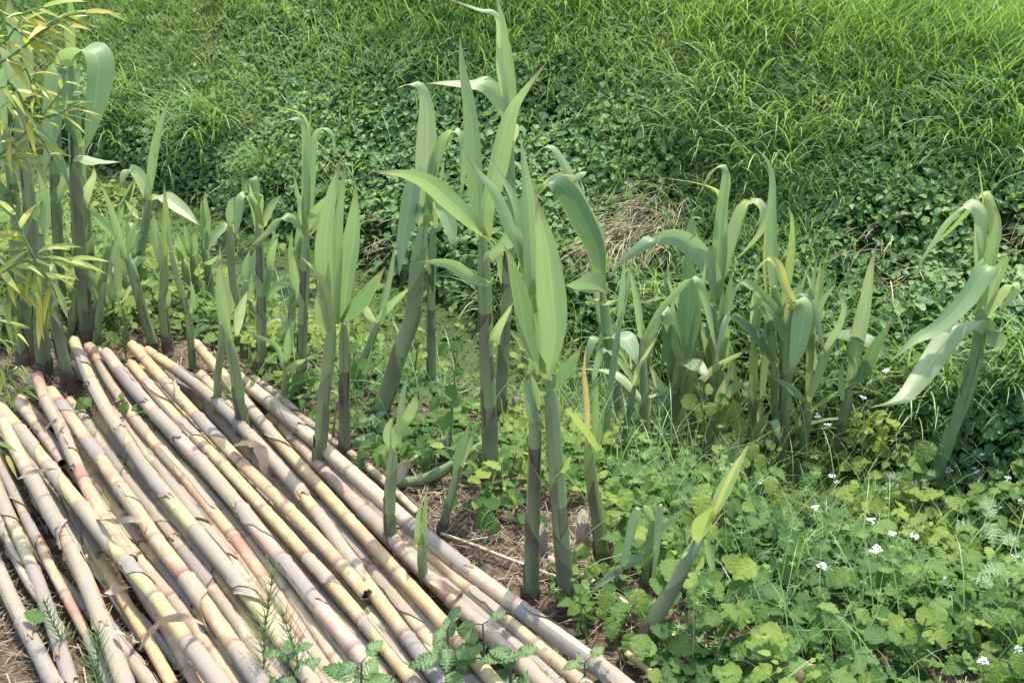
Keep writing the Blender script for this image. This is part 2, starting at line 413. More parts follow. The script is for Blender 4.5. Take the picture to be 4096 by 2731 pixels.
def leaf_stuff(name, tpl, pos, size, normal, dirn, tint, mat):
    P, F, UV, nv = placed(tpl, pos, size, normal, dirn)
    return tag(link(name, mkmesh(name, P, F, mat, UV, {'tint': np.repeat(tint, nv)}, smooth=False)), None, kind='stuff')
def blades(pos, ln, wd, az, th0, th1, K=5, twist=None):
    N = len(pos); t = np.linspace(0, 1, K + 1)
    th = th0[:, None] + (th1 - th0)[:, None] * t[None] ** 1.3
    ds = ln[:, None] / K
    tm = .5 * (th[:, 1:] + th[:, :-1])
    h = np.concatenate([np.zeros((N, 1)), np.cumsum(np.sin(tm) * ds, 1)], 1)
    z = np.concatenate([np.zeros((N, 1)), np.cumsum(np.cos(tm) * ds, 1)], 1)
    ca, sa = np.cos(az), np.sin(az)
    C = np.stack([pos[:, 0:1] + h * ca[:, None], pos[:, 1:2] + h * sa[:, None], pos[:, 2:3] + z], -1)
    tw = np.zeros(N) if twist is None else twist
    Wv = np.stack([-np.sin(az + tw), np.cos(az + tw), np.zeros(N)], -1)
    prof = np.clip((1 - t) ** .7 * (.75 + .5 * t), .02, None)
    half = .5 * wd[:, None] * prof[None]
    A = C - Wv[:, None] * half[..., None]; B = C + Wv[:, None] * half[..., None]
    V = np.stack([A, B], 2).reshape(-1, 3)
    base = (np.arange(N) * 2 * (K + 1))[:, None]; k = np.arange(K)[None] * 2
    F = np.stack([base + k, base + k + 1, base + k + 3, base + k + 2], -1).reshape(-1, 4)
    uv = np.stack([np.tile([0., 1.], (N, K + 1)).reshape(-1), np.tile(np.repeat(t, 2), N)], 1)
    return V, F, uv, 2 * (K + 1)
def grass_stuff(name, pos, ln, wd, az, th0, th1, tint, mat, K=5, twist=None):
    V, F, uv, nv = blades(pos, ln, wd, az, th0, th1, K, twist)
    return tag(link(name, mkmesh(name, V, F, mat, uv, {'tint': np.repeat(np.clip(tint, 0, 1), nv)})), None, kind='stuff')
rs = np.random.RandomState(11)
def box(px, py, x0, y0, x1, y1, soft=60):
    f = lambda a, lo, hi: np.clip((a - lo) / soft + .5, 0, 1) * np.clip((hi - a) / soft + .5, 0, 1)
    return f(px, x0, x1) * f(py, y0, y1)
def spots(px, py, L):
    d = np.zeros_like(px)
    for (x, y, rx, ry) in L: d = np.maximum(d, np.clip(1.4 - np.hypot((px - x) / rx, (py - y) / ry), 0, 1))
    return d
STRAW_SPOTS = [(1500, 540, 75, 75), (1420, 590, 70, 50), (505, 100, 20, 70), (1330, 460, 45, 30), (880, 570, 50, 70), (1560, 690, 90, 40), (2330, 560, 60, 70), (2080, 660, 50, 40), (2000, 560, 60, 50)]
def sample(n, s0, s1, u0, u1):
    s = rs.uniform(s0, s1, n); u = rs.uniform(u0, u1, n); x, y = uv2xy(s, u); return s, u, x, y, land(x, y)

# --- far bank: bramble and nettle cover
def far_cover():
    s, u, x, y, z = sample(150000, -6.2, .55, 2.37, 3.35)
    px, py, dep = project(np.stack([x, y, z], 1))
    leafy = fbm(s, u, 1.5, 21)
    w_ = .75 + .9 * (leafy - .5)
    w_ = np.where(px < 620, w_ * np.where(py < 330, .38, .75), w_)                  # grassier on the far left
    w_ *= np.where(py < 190 - .03 * px, .45, 1); w_ *= np.where((px > 1500) & (py < 420), .55, 1)
    w_ *= 1 - .9 * spots(px, py, STRAW_SPOTS); w_ *= np.where(u > 3.12, .25, 1)
    keep = rs.rand(len(s)) < w_
    s, u, x, y, z, px, py = (a[keep] for a in (s, u, x, y, z, px, py)); n = len(s)
    clump = fbm(s, u, 5.0, 31)
    hgt = (.015 + .10 * np.clip(clump - .25, 0, 1) * rs.rand(n) ** .6 + .06 * np.clip(fbm(s, u, 1.6, 44) - .35, 0, 1))
    e = .02; gx = (land(x + e, y) - land(x - e, y)) / (2 * e); gy = (land(x, y + e) - land(x, y - e)) / (2 * e)
    nr = nrm(np.stack([-gx, -gy, np.full(n, .9)], 1)); nr = nrm(nr * .4 + np.array((0, 0, .65)))
    pos = np.stack([x, y, z], 1) + nrm(np.stack([-gx, -gy, np.ones(n)], 1)) * hgt[:, None]
    nj = nrm(nr + rs.normal(0, .42, (n, 3))); dr = nrm(rs.normal(0, 1, (n, 3)) + np.array((.1, -.6, -.5)))
    size = rs.uniform(.011, .028, n) * (.75 + .6 * fbm(s, u, 1.7, 5))
    size = np.where(px > 1750, size * 1.05, size)
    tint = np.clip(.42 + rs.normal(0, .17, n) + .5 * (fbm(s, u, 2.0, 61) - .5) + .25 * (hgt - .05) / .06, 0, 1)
    leaf_stuff('ground_cover', LEAF_S, pos, size, nj, dr, tint, M['cover'])
far_cover()
# --- far bank: grass
def far_grass():
    s, u, x, y, z = sample(85000, -6.4, .7, 2.36, 3.25)
    px, py, dep = project(np.stack([x, y, z], 1))
    g = fbm(s, u, 1.4, 71)
    w_ = np.clip(.36 + 2.2 * (g - .5), .05, 1)
    w_ = np.maximum(w_, .95 * box(px, py, -400, -200, 640, 330)); w_ = np.maximum(w_, .9 * box(px, py, 1450, 60, 2500, 520) * np.clip(.5 + 1.5 * (g - .35), .2, 1))
    w_ *= 1 - .8 * box(px, py, 840, 250, 1350, 620); w_ *= 1 - .65 * box(px, py, 1880, 500, 2500, 900)
    w_ *= 1 - .7 * spots(px, py, STRAW_SPOTS)
    keep = rs.rand(len(s)) < w_
    s, u, x, y, z, px, py = (a[keep] for a in (s, u, x, y, z, px, py)); n = len(s)
    left = px < 640; fine = (rs.rand(n) < np.where(left, .8, .35))
    ln = rs.uniform(.07, .19, n) * np.where(fine, .8, 1.0); wd = np.where(fine, rs.uniform(.0015, .003, n), rs.uniform(.0024, .0058, n))
    az = rs.normal(-1.4, 1.1, n) + 1.2 * (fbm(s, u, 1.2, 81) - .5)
    tint = np.clip(.45 + rs.normal(0, .18, n) + .9 * (fbm(s, u, 1.6, 91) - .5) + np.where(fine, .22, 0), 0, 1)
    grass_stuff('bank_grass', np.stack([x, y, z + .02], 1), ln, wd, az, rs.uniform(.05, .6, n), rs.uniform(1.0, 2.3, n), tint, M['grass'], 5, rs.normal(0, .5, n))
far_grass()
# --- the field of grass above the bank
def field():
    u = np.concatenate([rs.uniform(2.80, 4.3, 85000), rs.uniform(4.3, 6.5, 9000), 6.5 + rs.gamma(1.4, 3, 5000)]); s = rs.uniform(-6.8, .9, len(u)); far = u > 6.5; s = np.where(far, rs.uniform(-22, 12, len(u)), s)
    x, y = uv2xy(s, u); z = land(x, y)
    p = np.clip((u - 2.78) / .40, 0, 1) ** 1.4; keep = rs.rand(len(u)) < p; u, s, x, y, z = (a[keep] for a in (u, s, x, y, z)); n = len(u)
    gap = fbm(s, u, 3.2, 15)
    ln = rs.uniform(.10, .22, n) * (.65 + .7 * gap); az = rs.normal(-.6, .9, n)
    tint = np.clip(.48 + rs.normal(0, .18, n) + .8 * (fbm(s, u, 1.5, 17) - .5), 0, 1)
    grass_stuff('field_grass', np.stack([x, y, z], 1), ln, rs.uniform(.0035, .0065, n) * np.where(u > 6, 1.8, 1), az, rs.uniform(0, .35, n), rs.uniform(.9, 2.3, n), tint, M['field'], 5, rs.normal(0, .6, n))
field()
# --- dead straw lying on the far bank
def dry_patches():
    s, u, x, y, z = sample(150000, -6, .5, 2.36, 3.2)
    px, py, dep = project(np.stack([x, y, z], 1)); keep = rs.rand(len(s)) < np.maximum(np.maximum(spots(px, py, STRAW_SPOTS[:2]) * .7, spots(px, py, STRAW_SPOTS[2:]) * .15), .008)
    x, y, z, px, py = (a[keep] for a in (x, y, z, px, py)); n = len(x)
    az = rs.normal(-2.1, .8, n)
    grass_stuff('dry_grass', np.stack([x, y, z + rs.uniform(.01, .055, n)], 1), rs.uniform(.05, .16, n), rs.uniform(.0018, .004, n), az, rs.uniform(1.0, 1.8, n), rs.uniform(1.6, 2.3, n), rs.rand(n), M['straw'], 4, rs.normal(0, .5, n))
dry_patches()
# --- duckweed on the ditch
def duckweed():
    n = 16000; s = rs.uniform(-5.5, .8, n); u = rs.uniform(2.0, 2.4, n); x, y = uv2xy(s, u)
    keep = (land(x, y) < WATER + .01) & (rs.rand(n) < np.clip(.2 + 2.2 * (fbm(s, u, 3, 55) - .35), 0, 1)); x, y = x[keep], y[keep]; n = len(x)
    nr = nrm(np.stack([rs.normal(0, .25, n), rs.normal(0, .25, n), np.ones(n)], 1))
    leaf_stuff('duckweed', LEAF_S, np.stack([x, y, WATER + rs.uniform(.002, .008, n)], 1), rs.uniform(.005, .011, n), nr, rs.normal(0, 1, (n, 3)), np.clip(rs.normal(.5, .25, n), 0, 1), M['duck'])
duckweed()
# --- near bank: straw litter on the soil, weeds, short grass, cleavers
CANES_POLY = [(-200, 860), (150, 770), (480, 770), (700, 960), (1020, 1230), (1500, 1568), (1700, 1800), (-400, 1900)]
def inpoly(px, py, P):
    c = np.zeros(len(px), bool); j = len(P) - 1
    for i in range(len(P)):
        xi, yi = P[i]; xj, yj = P[j]
        c ^= ((yi > py) != (yj > py)) & (px < (xj - xi) * (py - yi) / (yj - yi + 1e-9) + xi); j = i
    return c
def litter():
    s, u, x, y, z = sample(110000, -3.2, 2.2, .1, 1.75)
    px, py, dep = project(np.stack([x, y, z], 1)); inn = inpoly(px, py, CANES_POLY)
    p = np.where(inn, .42, .30); p = np.maximum(p, spots(px, py, [(1080, 1150, 220, 140), (1250, 1290, 190, 130), (700, 960, 110, 100), (60, 1380, 90, 160)]) * 1.0)
    keep = (rs.rand(len(s)) < p) & (py < 1900) & (np.abs(px - 1176) < 1700); x, y, z = (a[keep] for a in (x, y, z)); n = len(x)
    grass_stuff('straw_litter', np.stack([x, y, z + rs.uniform(.002, .016, n)], 1), rs.uniform(.012, .075, n), rs.uniform(.0010, .0036, n), rs.uniform(-3.1, 3.1, n), rs.uniform(1.3, 1.62, n), rs.uniform(1.5, 1.75, n), rs.rand(n), M['litter'], 3, rs.normal(0, .8, n))
litter()
def weed_density(px, py):
    d = np.zeros_like(px)
    d = np.maximum(d, box(px, py, 540, 690, 1180, 1030, 60) * 1.0)           # bramble sprouts behind the canes
    d = np.maximum(d, box(px, py, -900, 440, 780, 810, 60) * 1.0)
    d = np.maximum(d, box(px, py, 1040, 780, 1960, 1170, 60) * 1.0)
    d = np.maximum(d, box(px, py, 1400, 960, 2900, 1750, 80) * np.clip((py - 980 + .55 * (px - 1500)) / 120, 0, 1) * 1.1)
    d = np.maximum(d, box(px, py, 1930, 930, 2900, 1300, 60) * 1.0)
    d = np.maximum(d, spots(px, py, [(1400, 1390, 110, 70), (1300, 1360, 40, 50), (1620, 1450, 160, 120), (1160, 1180, 90, 60), (1420, 1180, 90, 70), (960, 1060, 90, 60)]) * .8)
    d = np.maximum(d, spots(px, py, [(40, 1240, 40, 60), (40, 1480, 70, 90), (600, 830, 80, 50), (900, 1120, 40, 40)]) * .3)
    bare = spots(px, py, [(1240, 1280, 85, 55), (1040, 1150, 60, 40), (1320, 1240, 40, 35)])
    d = d * (1 - .9 * bare)
    d = d * (1 - .75 * spots(px, py, [(1480, 1440, 90, 110)]))
    return np.where(inpoly(px, py, [(100, 790), (480, 790), (700, 960), (1020, 1240), (1480, 1540), (1600, 1800), (-400, 1900), (-300, 900)]), d * .08, d)
def near_weeds():
    s, u, x, y, z = sample(150000, -4.6, 2.6, .2, 2.36); z = np.maximum(z, WATER)
    px, py, dep = project(np.stack([x, y, z], 1)); lip = np.where((u > 1.76) & (px < 1930), np.where(px < 330, .5, .06), 1)
    keep = (rs.rand(len(s)) < lip * np.minimum(1, weed_density(px, py) * np.where(px < 1400, 1.2, .6)) * np.clip(.45 + 1.6 * (fbm(s, u, 5, 101) - .25), .15, 1)) & (py < 1950) & (py > 440)
    s, u, x, y, z, px, py = (a[keep] for a in (s, u, x, y, z, px, py)); n = len(s)
    cl = fbm(s, u, 6, 103); hmax = np.where(px > 1400, np.where(px < 1640, .10, .15), .085) * np.where((u > 1.5) & (px < 1250), .5, 1)
    h = .012 + hmax * rs.rand(n) ** .8 * np.clip(cl * 2.4 - .7, .12, 1)
    nr = nrm(np.stack([rs.normal(0, .4, n), rs.normal(-.15, .4, n), np.ones(n)], 1)); dr = nrm(rs.normal(0, 1, (n, 3)) + np.array((0, -.3, -.2)))
    size = (.009 + .026 * rs.rand(n) ** 1.6) * np.where(px > 1400, 1.1, 1); size = np.where((rs.rand(n) < .26) & (px > 1420) & (py > 1080), rs.uniform(.026, .050, n), size)
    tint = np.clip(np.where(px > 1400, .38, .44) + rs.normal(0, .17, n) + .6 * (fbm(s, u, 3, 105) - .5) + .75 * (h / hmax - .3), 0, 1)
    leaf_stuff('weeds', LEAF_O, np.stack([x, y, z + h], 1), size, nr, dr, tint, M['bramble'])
    # grass blades between
    s, u, x, y, z = sample(30000, -4.6, 2.6, .2, 2.36); z = np.maximum(z, WATER)
    px, py, dep = project(np.stack([x, y, z], 1)); bw = box(px, py, 1180, 780, 2000, 1100, 80); lip = np.where((u > 1.7) & (px < 1250), .08, 1); rgt = box(px, py, 1500, 1000, 2700, 1700, 80)
    keep = rs.rand(len(s)) < lip * np.maximum(np.maximum(weed_density(px, py) * .25, bw * .8), rgt * .45); s, u, x, y, z, px = (a[keep] for a in (s, u, x, y, z, px)); n = len(s)
    grass_stuff('short_grass', np.stack([x, y, z], 1), rs.uniform(.06, .22, n), rs.uniform(.0013, .004, n), rs.uniform(-3.1, 3.1, n), rs.uniform(0, .45, n), rs.uniform(.4, 1.9, n), np.clip(rs.normal(.5, .22, n), 0, 1), M['grass'], 5)
near_weeds()
def cleavers():
    s, u, x, y, z = sample(8000, -2, 2.6, .2, 1.9)
    px, py, dep = project(np.stack([x, y, z], 1))
    d = np.maximum(spots(px, py, [(1530, 1480, 150, 100), (1750, 1430, 170, 130), (1500, 1120, 110, 90), (1950, 1300, 200, 150), (1640, 1340, 120, 80)]), .06 * box(px, py, 1400, 1050, 2600, 1700))
    keep = rs.rand(len(s)) < d * .32; x, y, z = x[keep], y[keep], z[keep]; P, D_, NN, SZ, T = [], [], [], [], []
    for i in range(len(x)):
        lean = rs.normal(0, .5, 2); hh = rs.uniform(.04, .15); tn = np.clip(rs.normal(.5, .2), 0, 1)
        for k in range(4):
            q = np.array((x[i] + lean[0] * hh * k / 4, y[i] + lean[1] * hh * k / 4, z[i] + hh * (k + 1) / 4)); sz = rs.uniform(.009, .017) * (1.1 - .15 * k); a0 = rs.uniform(0, 6)
            for j in range(6):
                a = a0 + j * 1.047; P.append(q); d_ = np.array((math.cos(a), math.sin(a), .8)); D_.append(d_); NN.append(np.array((-.3 * math.cos(a), -.3 * math.sin(a), 1))); SZ.append(sz); T.append(tn)
    leaf_stuff('cleavers', CLV, np.array(P), np.array(SZ), np.array(NN), np.array(D_), np.array(T), M['cleaver'])
cleavers()
# --- tussocks of coarse grass that stand out from the rest
def tussock(label, x, y, wpx, n, lnr, wd, tint, az0=-1.5, seed=0, mat='grass', spread=1.2):
    g = np.random.RandomState(seed + 200); b = ground('D', x, y); r = .5 * wpx * mpp('D', b[1])
    a = g.uniform(0, 6.28, n); q = r * np.sqrt(g.rand(n)); X = b[0] + np.cos(a) * q; Y = b[1] + np.sin(a) * q; Z = land(X, Y)
    V, F, uv, nv = blades(np.stack([X, Y, Z], 1), g.uniform(*lnr, n), g.uniform(*wd, n), g.normal(az0, spread, n), g.uniform(0, .45, n), g.uniform(1.1, 2.5, n), 7, g.normal(0, .5, n))
    o = link('grass_tuft', mkmesh('grass_tuft', V - b, F, M[mat], uv, {'tint': np.repeat(np.clip(g.normal(tint, .15, n), 0, 1), nv)}), loc=b)
    tag(o, label, 'grass tuft', 'coarse grass tufts')
tussock('broad bladed grass clump behind the thick left reed', 270, 290, 130, 150, (.16, .30), (.006, .012), .35, -1.2, 1)
tussock('dark arching grass clump right of the slender twisted reed', 455, 345, 140, 170, (.18, .32), (.005, .010), .3, -1.4, 2)
tussock('fine soft dark grass tussock above the duckweed left of centre', 600, 440, 90, 420, (.12, .24), (.0018, .003), .3, -1.6, 3)
tussock('lush drooping grass clump on the right half of the far bank', 1640, 290, 170, 190, (.16, .32), (.005, .010), .5, -2.2, 4)
tussock('long bladed grass clump just above the looping reed top', 1760, 380, 150, 150, (.16, .30), (.005, .010), .45, -2.0, 5)
tussock('bright wet looking grass clump at the foot of the far bank, centre', 1180, 690, 120, 200, (.14, .26), (.004, .009), .7, -1.5, 6)
tussock('pale grass clump at the water side behind the huge dark leaf', 1480, 760, 200, 260, (.12, .24), (.004, .008), .65, -1.6, 7)
tussock('leaning grass clump between the outer thicket reed and the far right reed', 2090, 960, 170, 240, (.12, .26), (.004, .008), .5, -1.9, 8)
tussock('bluish grass clump high on the right edge of the far bank', 2260, 330, 170, 180, (.14, .28), (.004, .009), .4, -2.2, 9)
tussock('thin wiry grass clump on the upper left of the far bank', 420, 130, 160, 420, (.10, .20), (.0018, .003), .75, -1.5, 10)
tussock('grass clump right of the far right reed by the frame edge', 2330, 870, 120, 160, (.14, .26), (.004, .008), .5, -2.0, 11)
tussock('pale bluish grass clump high on the far bank above the tallest reed', 980, 90, 220, 320, (.12, .22), (.003, .006), .4, -1.2, 12)
tussock('upright field grass clump at the top edge right of the tallest reed', 1330, 60, 160, 200, (.14, .26), (.004, .007), .5, -1.0, 13, 'field')
tussock('dense tall grass clump at the crest near the top right', 1700, 70, 260, 320, (.16, .28), (.004, .008), .45, -1.0, 14, 'field')
# ------------------------------------------------------------------ cut canes lying on the near bank
BARE = dict(y=(.46, .36, .165), o=(.45, .305, .15), p=(.41, .30, .185), g=(.38, .345, .18), w=(.44, .365, .24), k=(.33, .285, .22))
def cane(label, pts, wpx, z, col='y', red=.3, husk=.7, jag=.5, seed=0, wat=None, gap=None):
    """pts far end -> near end in display pixels; z height of the cane's axis at both ends"""
    g = random.Random(hash_(label) + seed)
    z0, z1 = z if isinstance(z, tuple) else (z, z)
    P = np.array([atZ('D', x, y, z0 + (z1 - z0) * i / (len(pts) - 1)) for i, (x, y) in enumerate(pts)])
    if pts[-1][1] > 1555: P = np.vstack([P, P[-1] + nrm(P[-1] - P[-2]) * .28])
    mid = P[len(pts) // 2 if wat is None else wat]; dep = project(mid)[2]
    r = .40 * wpx * 1.7415 / FPX * float(dep)
    P, L = spline(P, 160)
    # keep smooth: average the traced wobble, then put small bends in at the joints
    for _ in range(500): P[1:-1] = .5 * P[1:-1] + .25 * (P[:-2] + P[2:])
    n = max(24, int(L / .006)); P, L = spline(np.vstack([P[:-1:8], P[-1:]]), n); v = np.linspace(0, L, n)
    nodes = []; q = g.uniform(.03, .12)
    while q < L - .02: nodes.append(q); q += g.uniform(.105, .19)
    nodes = np.array(nodes) if nodes else np.array([L * .5])
    T, A, B = frames(P)
    off = np.zeros((n, 3))
    for k, q in enumerate(nodes):
        a = g.uniform(0, 6.28); b = .0022 * g.uniform(.3, 1.2); off += (np.exp(-np.abs(v - q) / .05)[:, None]) * b * (math.cos(a) * A + math.sin(a) * B)
    P = P + off
    near = nodes[np.argmin(np.abs(v[:, None] - nodes[None]), 1)]; dn = v - near
    rr = r * (1 + .085 * np.exp(-(dn / .006) ** 2) - .06 * np.exp(-((dn - .009) / .004) ** 2) - .03 * (v / L - .5)) * (1 + .012 * np.array([math.sin(i * .9 + seed) for i in range(n)]))
    k = 16; th = np.linspace(0, 2 * np.pi, k, endpoint=False)
    ring = lambda i, rad, sh=None: P[i] + (np.cos(th)[:, None] * A[i] + np.sin(th)[:, None] * B[i]) * rad + (0 if sh is None else sh[:, None] * T[i])
    V, UV, ND = [], [], []
    j0 = np.array([g.uniform(-1, .25) for _ in th]) * r * jag; j1 = np.array([g.uniform(-.25, .6) for _ in th]) * r * jag
    rows = [(0, .72 * r, .06, 1), (0, .74 * r, 0, 1)] + [(i, rr[i], None, 0) for i in range(n)] + [(n - 1, .74 * r, 0, 2), (n - 1, .72 * r, -.06, 2)]
    for i, rad, sh, e in rows:
        if e == 1: s_ = (j0 + 0) if sh == 0 else np.full(k, sh)
        elif e == 2: s_ = (j1 + 0) if sh == 0 else np.full(k, sh)
        else: s_ = j0 if i == 0 else (j1 if i == n - 1 else None)
        V.append(ring(i, rad, s_)); UV.append(np.stack([th / 6.283, np.full(k, v[i] * 6)], 1)); ND.append(np.full(k, np.clip(dn[i] / .08, -1, 1)))
    V = np.vstack(V); UV = np.vstack(UV); ND = np.concatenate(ND); m = len(rows)
    F = [(a * k + b, a * k + (b + 1) % k, (a + 1) * k + (b + 1) % k, (a + 1) * k + b) for a in range(m - 1) for b in range(k)]
    F += [tuple(range(k))[::-1], tuple((m - 1) * k + b for b in range(k))]
    base = P[n // 2].copy(); base[2] -= r
    root = thing('cut_cane', label, 'cane', base, 'cut canes laid side by side on the bank')
    me = mkmesh('cane', V - base, F, M['cane'], UV, {'node': ND}); me.materials.append(M['hollow_shade'])
    idx = np.zeros(len(F), np.int32); idx[:k] = 1; idx[(m - 2) * k:] = 1
    me.polygons.foreach_set('material_index', idx)
    link('stem', me, root, color=(*[c * g.uniform(.9, 1.1) for c in BARE[col]], red))
    # husks: papery sheaths, each from its own joint towards one end, edge running off at a slant
    flip = 1 if g.random() < .85 else -1
    for kx, q in enumerate(nodes):
        if g.random() > husk: continue
        Lh = g.uniform(.11, .24); a0 = max(0.0, q + .002); a1 = min(L, q + Lh)
        if a1 - a0 < .03: continue
        up = np.array((0, 0, 1.))
        nt_ = max(8, int((a1 - a0) / .010)); na = 20
        seam = g.uniform(-1.7, 1.7); side = g.choice((-1, 1)); full = g.uniform(.1, .6); endw = g.uniform(.04, .5); lift = g.uniform(.0, .0035)
        VV, UU, ED = [], [], []
        for t in range(nt_ + 1):
            f = t / nt_; vv = a0 + (a1 - a0) * f; i = min(n - 1, int(vv / L * (n - 1)))
            fr = 1 if f < full else 1 - (1 - endw) * ((f - full) / (1 - full)) ** .8
            fr *= 1 + .03 * math.sin(f * 23 + kx) ; span = 6.2 * min(1, max(.04, fr))
            # start angle measured from world up so the seam side is chosen on purpose
            au = math.atan2(up.dot(B[i]), up.dot(A[i]))
            for b in range(na + 1):
                e = b / na; ang = au + seam + side * span * e
                edge = max(abs(e - .5) * 2, f if f > .9 else 0)
                rad = rr[min(n - 1, i)] * 1.03 + .0008 + lift * (max(0, e - .86) / .14) ** 2 * (.3 + f) + lift * 1.0 * max(0, f - .9) * 10 * abs(math.sin(b * .6 + kx))
                dv = (g.uniform(-.004, .002) + .008 * math.sin(b * .55 + kx * 2)) * (f > .98)
                p = P[i] + (math.cos(ang) * A[i] + math.sin(ang) * B[i]) * rad + T[i] * (vv - v[i] + dv)
                VV.append(p); UU.append((e * fr, vv * 3 + kx)); ED.append(edge if fr < .98 or f > .9 else f * .5)
        w_ = na + 1
        FF = [(a * w_ + b, a * w_ + b + 1, (a + 1) * w_ + b + 1, (a + 1) * w_ + b) for a in range(nt_) for b in range(na)]
        link('husk', mkmesh('husk', np.array(VV) - base, FF, M['husk'], UU, {'edge': ED}), root)
    return root
def hash_(s): return sum((i + 1) * ord(c) for i, c in enumerate(s)) % 100003
lo, mi, hi = .022, .045, .066
C_ = cane
C_('plump greyish cane lying apart at the bottom left corner with one yellow stretch', [(-40, 1210), (22, 1378), (55, 1433), (103, 1525), (150, 1610)], 42, lo, 'y', .6, .9)
C_('thin leftmost cane with a green bare stretch above a dark purple joint', [(-30, 1060), (7, 1159), (48, 1250), (92, 1342), (121, 1433), (170, 1590)], 38, lo, 'g', .1, .9)
C_('slim knobbly cane with pink stains squeezed between the two leftmost thick canes', [(-28, 985), (7, 1093), (48, 1148), (88, 1258), (121, 1316), (154, 1378), (205, 1460), (260, 1590)], 31, lo, 'p', .7, .55)
C_('grey husked cane with a deep pink joint, third thick cane from the left', [(-8, 936), (22, 1009), (44, 1060), (73, 1086), (102, 1151), (139, 1214), (190, 1305), (220, 1378), (243, 1440), (292, 1590)], 44, (hi, mi), 'p', .5, .85)
C_('dappled grey cane beginning at the left edge and running past the hollow cane end', [(2, 940), (52, 992), (93, 1052), (141, 1113), (205, 1184), (234, 1228), (289, 1298), (322, 1334), (384, 1404), (433, 1466), (476, 1521), (520, 1590)], 45, (hi, hi), 'g', .1, .9)
C_('blotchy purple and orange cane with a broken top in the left of the stack', [(86, 866), (101, 920), (133, 960), (153, 1020), (181, 1081), (209, 1145), (235, 1190), (264, 1228), (300, 1285)], 37, hi, 'o', 1, .3, 1)
C_('pale cane with a red streaked collar beside the orange blotched cane', [(116, 899), (133, 907), (161, 960), (189, 1000), (242, 1069), (282, 1121), (330, 1200), (366, 1250), (410, 1309), (432, 1335), (476, 1390), (520, 1452), (557, 1507), (610, 1590)], 44, hi, 'p', .8, .85)
C_('long cane with the highest splintered tip at the left, yellow in its middle', [(170, 785), (190, 838), (213, 900), (242, 944), (300, 1030), (375, 1137), (420, 1185), (476, 1250), (574, 1367), (650, 1470), (730, 1590)], 40, hi, 'y', .25, .75, 1)
C_('cane with a split tip, a pink girdle and a purple ring lower down', [(211, 803), (238, 859), (258, 907), (298, 952), (346, 1016), (403, 1081), (435, 1113), (491, 1163), (513, 1206), (574, 1275), (611, 1334), (651, 1396), (700, 1460), (780, 1590)], 38, mi, 'p', .9, .6, .8)
C_('pinkish brown topped cane right of the split tipped cane, pale husks below', [(244, 812), (262, 845), (282, 870), (322, 912), (363, 957), (403, 997), (443, 1034), (483, 1079), (520, 1130), (574, 1199), (622, 1258), (676, 1324), (706, 1356), (750, 1410), (794, 1463), (830, 1507), (895, 1590)], 41, hi, 'w', .4, .85)
C_('cane with a frayed tip and a violet joint, left of the orange yellow cane', [(302, 838), (334, 879), (363, 920), (403, 960), (450, 1010), (510, 1062), (574, 1127), (596, 1160), (636, 1206), (684, 1252), (713, 1282), (765, 1337), (823, 1410), (849, 1443), (904, 1507), (970, 1590)], 37, hi, 'y', .35, .8, .9)
C_('smooth orange yellow cane, the barest and brightest of the stack', [(303, 793), (325, 815), (346, 838), (375, 872), (419, 920), (455, 964), (503, 1012), (544, 1052), (611, 1118), (662, 1170), (732, 1236), (790, 1302), (842, 1365)], 34, hi + .006, 'o', .35, .25, .5)
C_('thick cane with a dark red patch behind its cut top, bowed in its upper half', [(338, 806), (360, 818), (387, 831), (427, 859), (483, 899), (532, 952), (574, 996), (622, 1042), (658, 1091), (710, 1148), (735, 1190), (779, 1243), (816, 1309), (856, 1364), (904, 1426), (940, 1466), (1010, 1560)], 36, hi, 'y', .45, .55, .3)
C_('cane with a torn grey tip touching two young shoots, shredded husks further down', [(449, 790), (465, 808), (483, 831), (520, 870), (564, 922), (607, 985), (647, 1032), (684, 1067), (720, 1100), (764, 1146), (794, 1184), (830, 1221), (878, 1280), (922, 1324), (970, 1375), (1025, 1430), (1050, 1459), (1087, 1500), (1150, 1580)], 37, (.05, hi), 'y', .5, .5, .9)
C_('long pale cane at the right edge of the stack, growing very thick towards the bottom', [(576, 890), (642, 948), (727, 1015), (800, 1075), (836, 1105), (880, 1145), (925, 1199), (977, 1243), (1032, 1282), (1087, 1318), (1148, 1354), (1221, 1418), (1295, 1470), (1386, 1540), (1450, 1590)], 46, .05, 'w', .15, .5)
C_('narrow white cane tucked behind the long pale cane at the right edge', [(582, 868), (640, 910), (691, 955), (757, 1010), (800, 1040), (850, 1075), (905, 1125), (960, 1180)], 24, lo, 'w', .3, .6)
C_('short weathered grey cane under a young shoot, ending in a ragged nose', [(760, 1092), (790, 1118), (830, 1155), (868, 1192)], 34, lo, 'k', 0, .95, 1)
C_('broad husked cane partly sunk beneath the little split shoot', [(880, 1215), (922, 1258), (970, 1298), (1032, 1350), (1087, 1400), (1148, 1456), (1215, 1522), (1270, 1590)], 40, lo + .008, 'w', .1, .9)
C_('shaded yellow cane glimpsed under the barest orange yellow cane', [(650, 1080), (690, 1124), (732, 1166), (779, 1214), (812, 1250), (852, 1302), (904, 1357), (940, 1397), (977, 1444), (1014, 1481), (1090, 1590)], 31, lo, 'g', .2, .7)
C_('pale cane sloping across the bottom centre behind the nettle tops', [(850, 1420), (878, 1444), (940, 1478), (1000, 1508), (1050, 1536), (1120, 1590)], 42, mi, 'w', .1, .9)
C_('yellow cane low in the stack near the horsetail sprig at the bottom', [(330, 1160), (395, 1250), (440, 1305), (485, 1349), (536, 1408), (607, 1466), (700, 1580)], 37, lo, 'y', .1, .5)
C_('fat pale cane at the very bottom between the two horsetails', [(470, 1360), (510, 1402), (574, 1483), (611, 1521), (660, 1590)], 43, lo + .01, 'w', 0, .8)
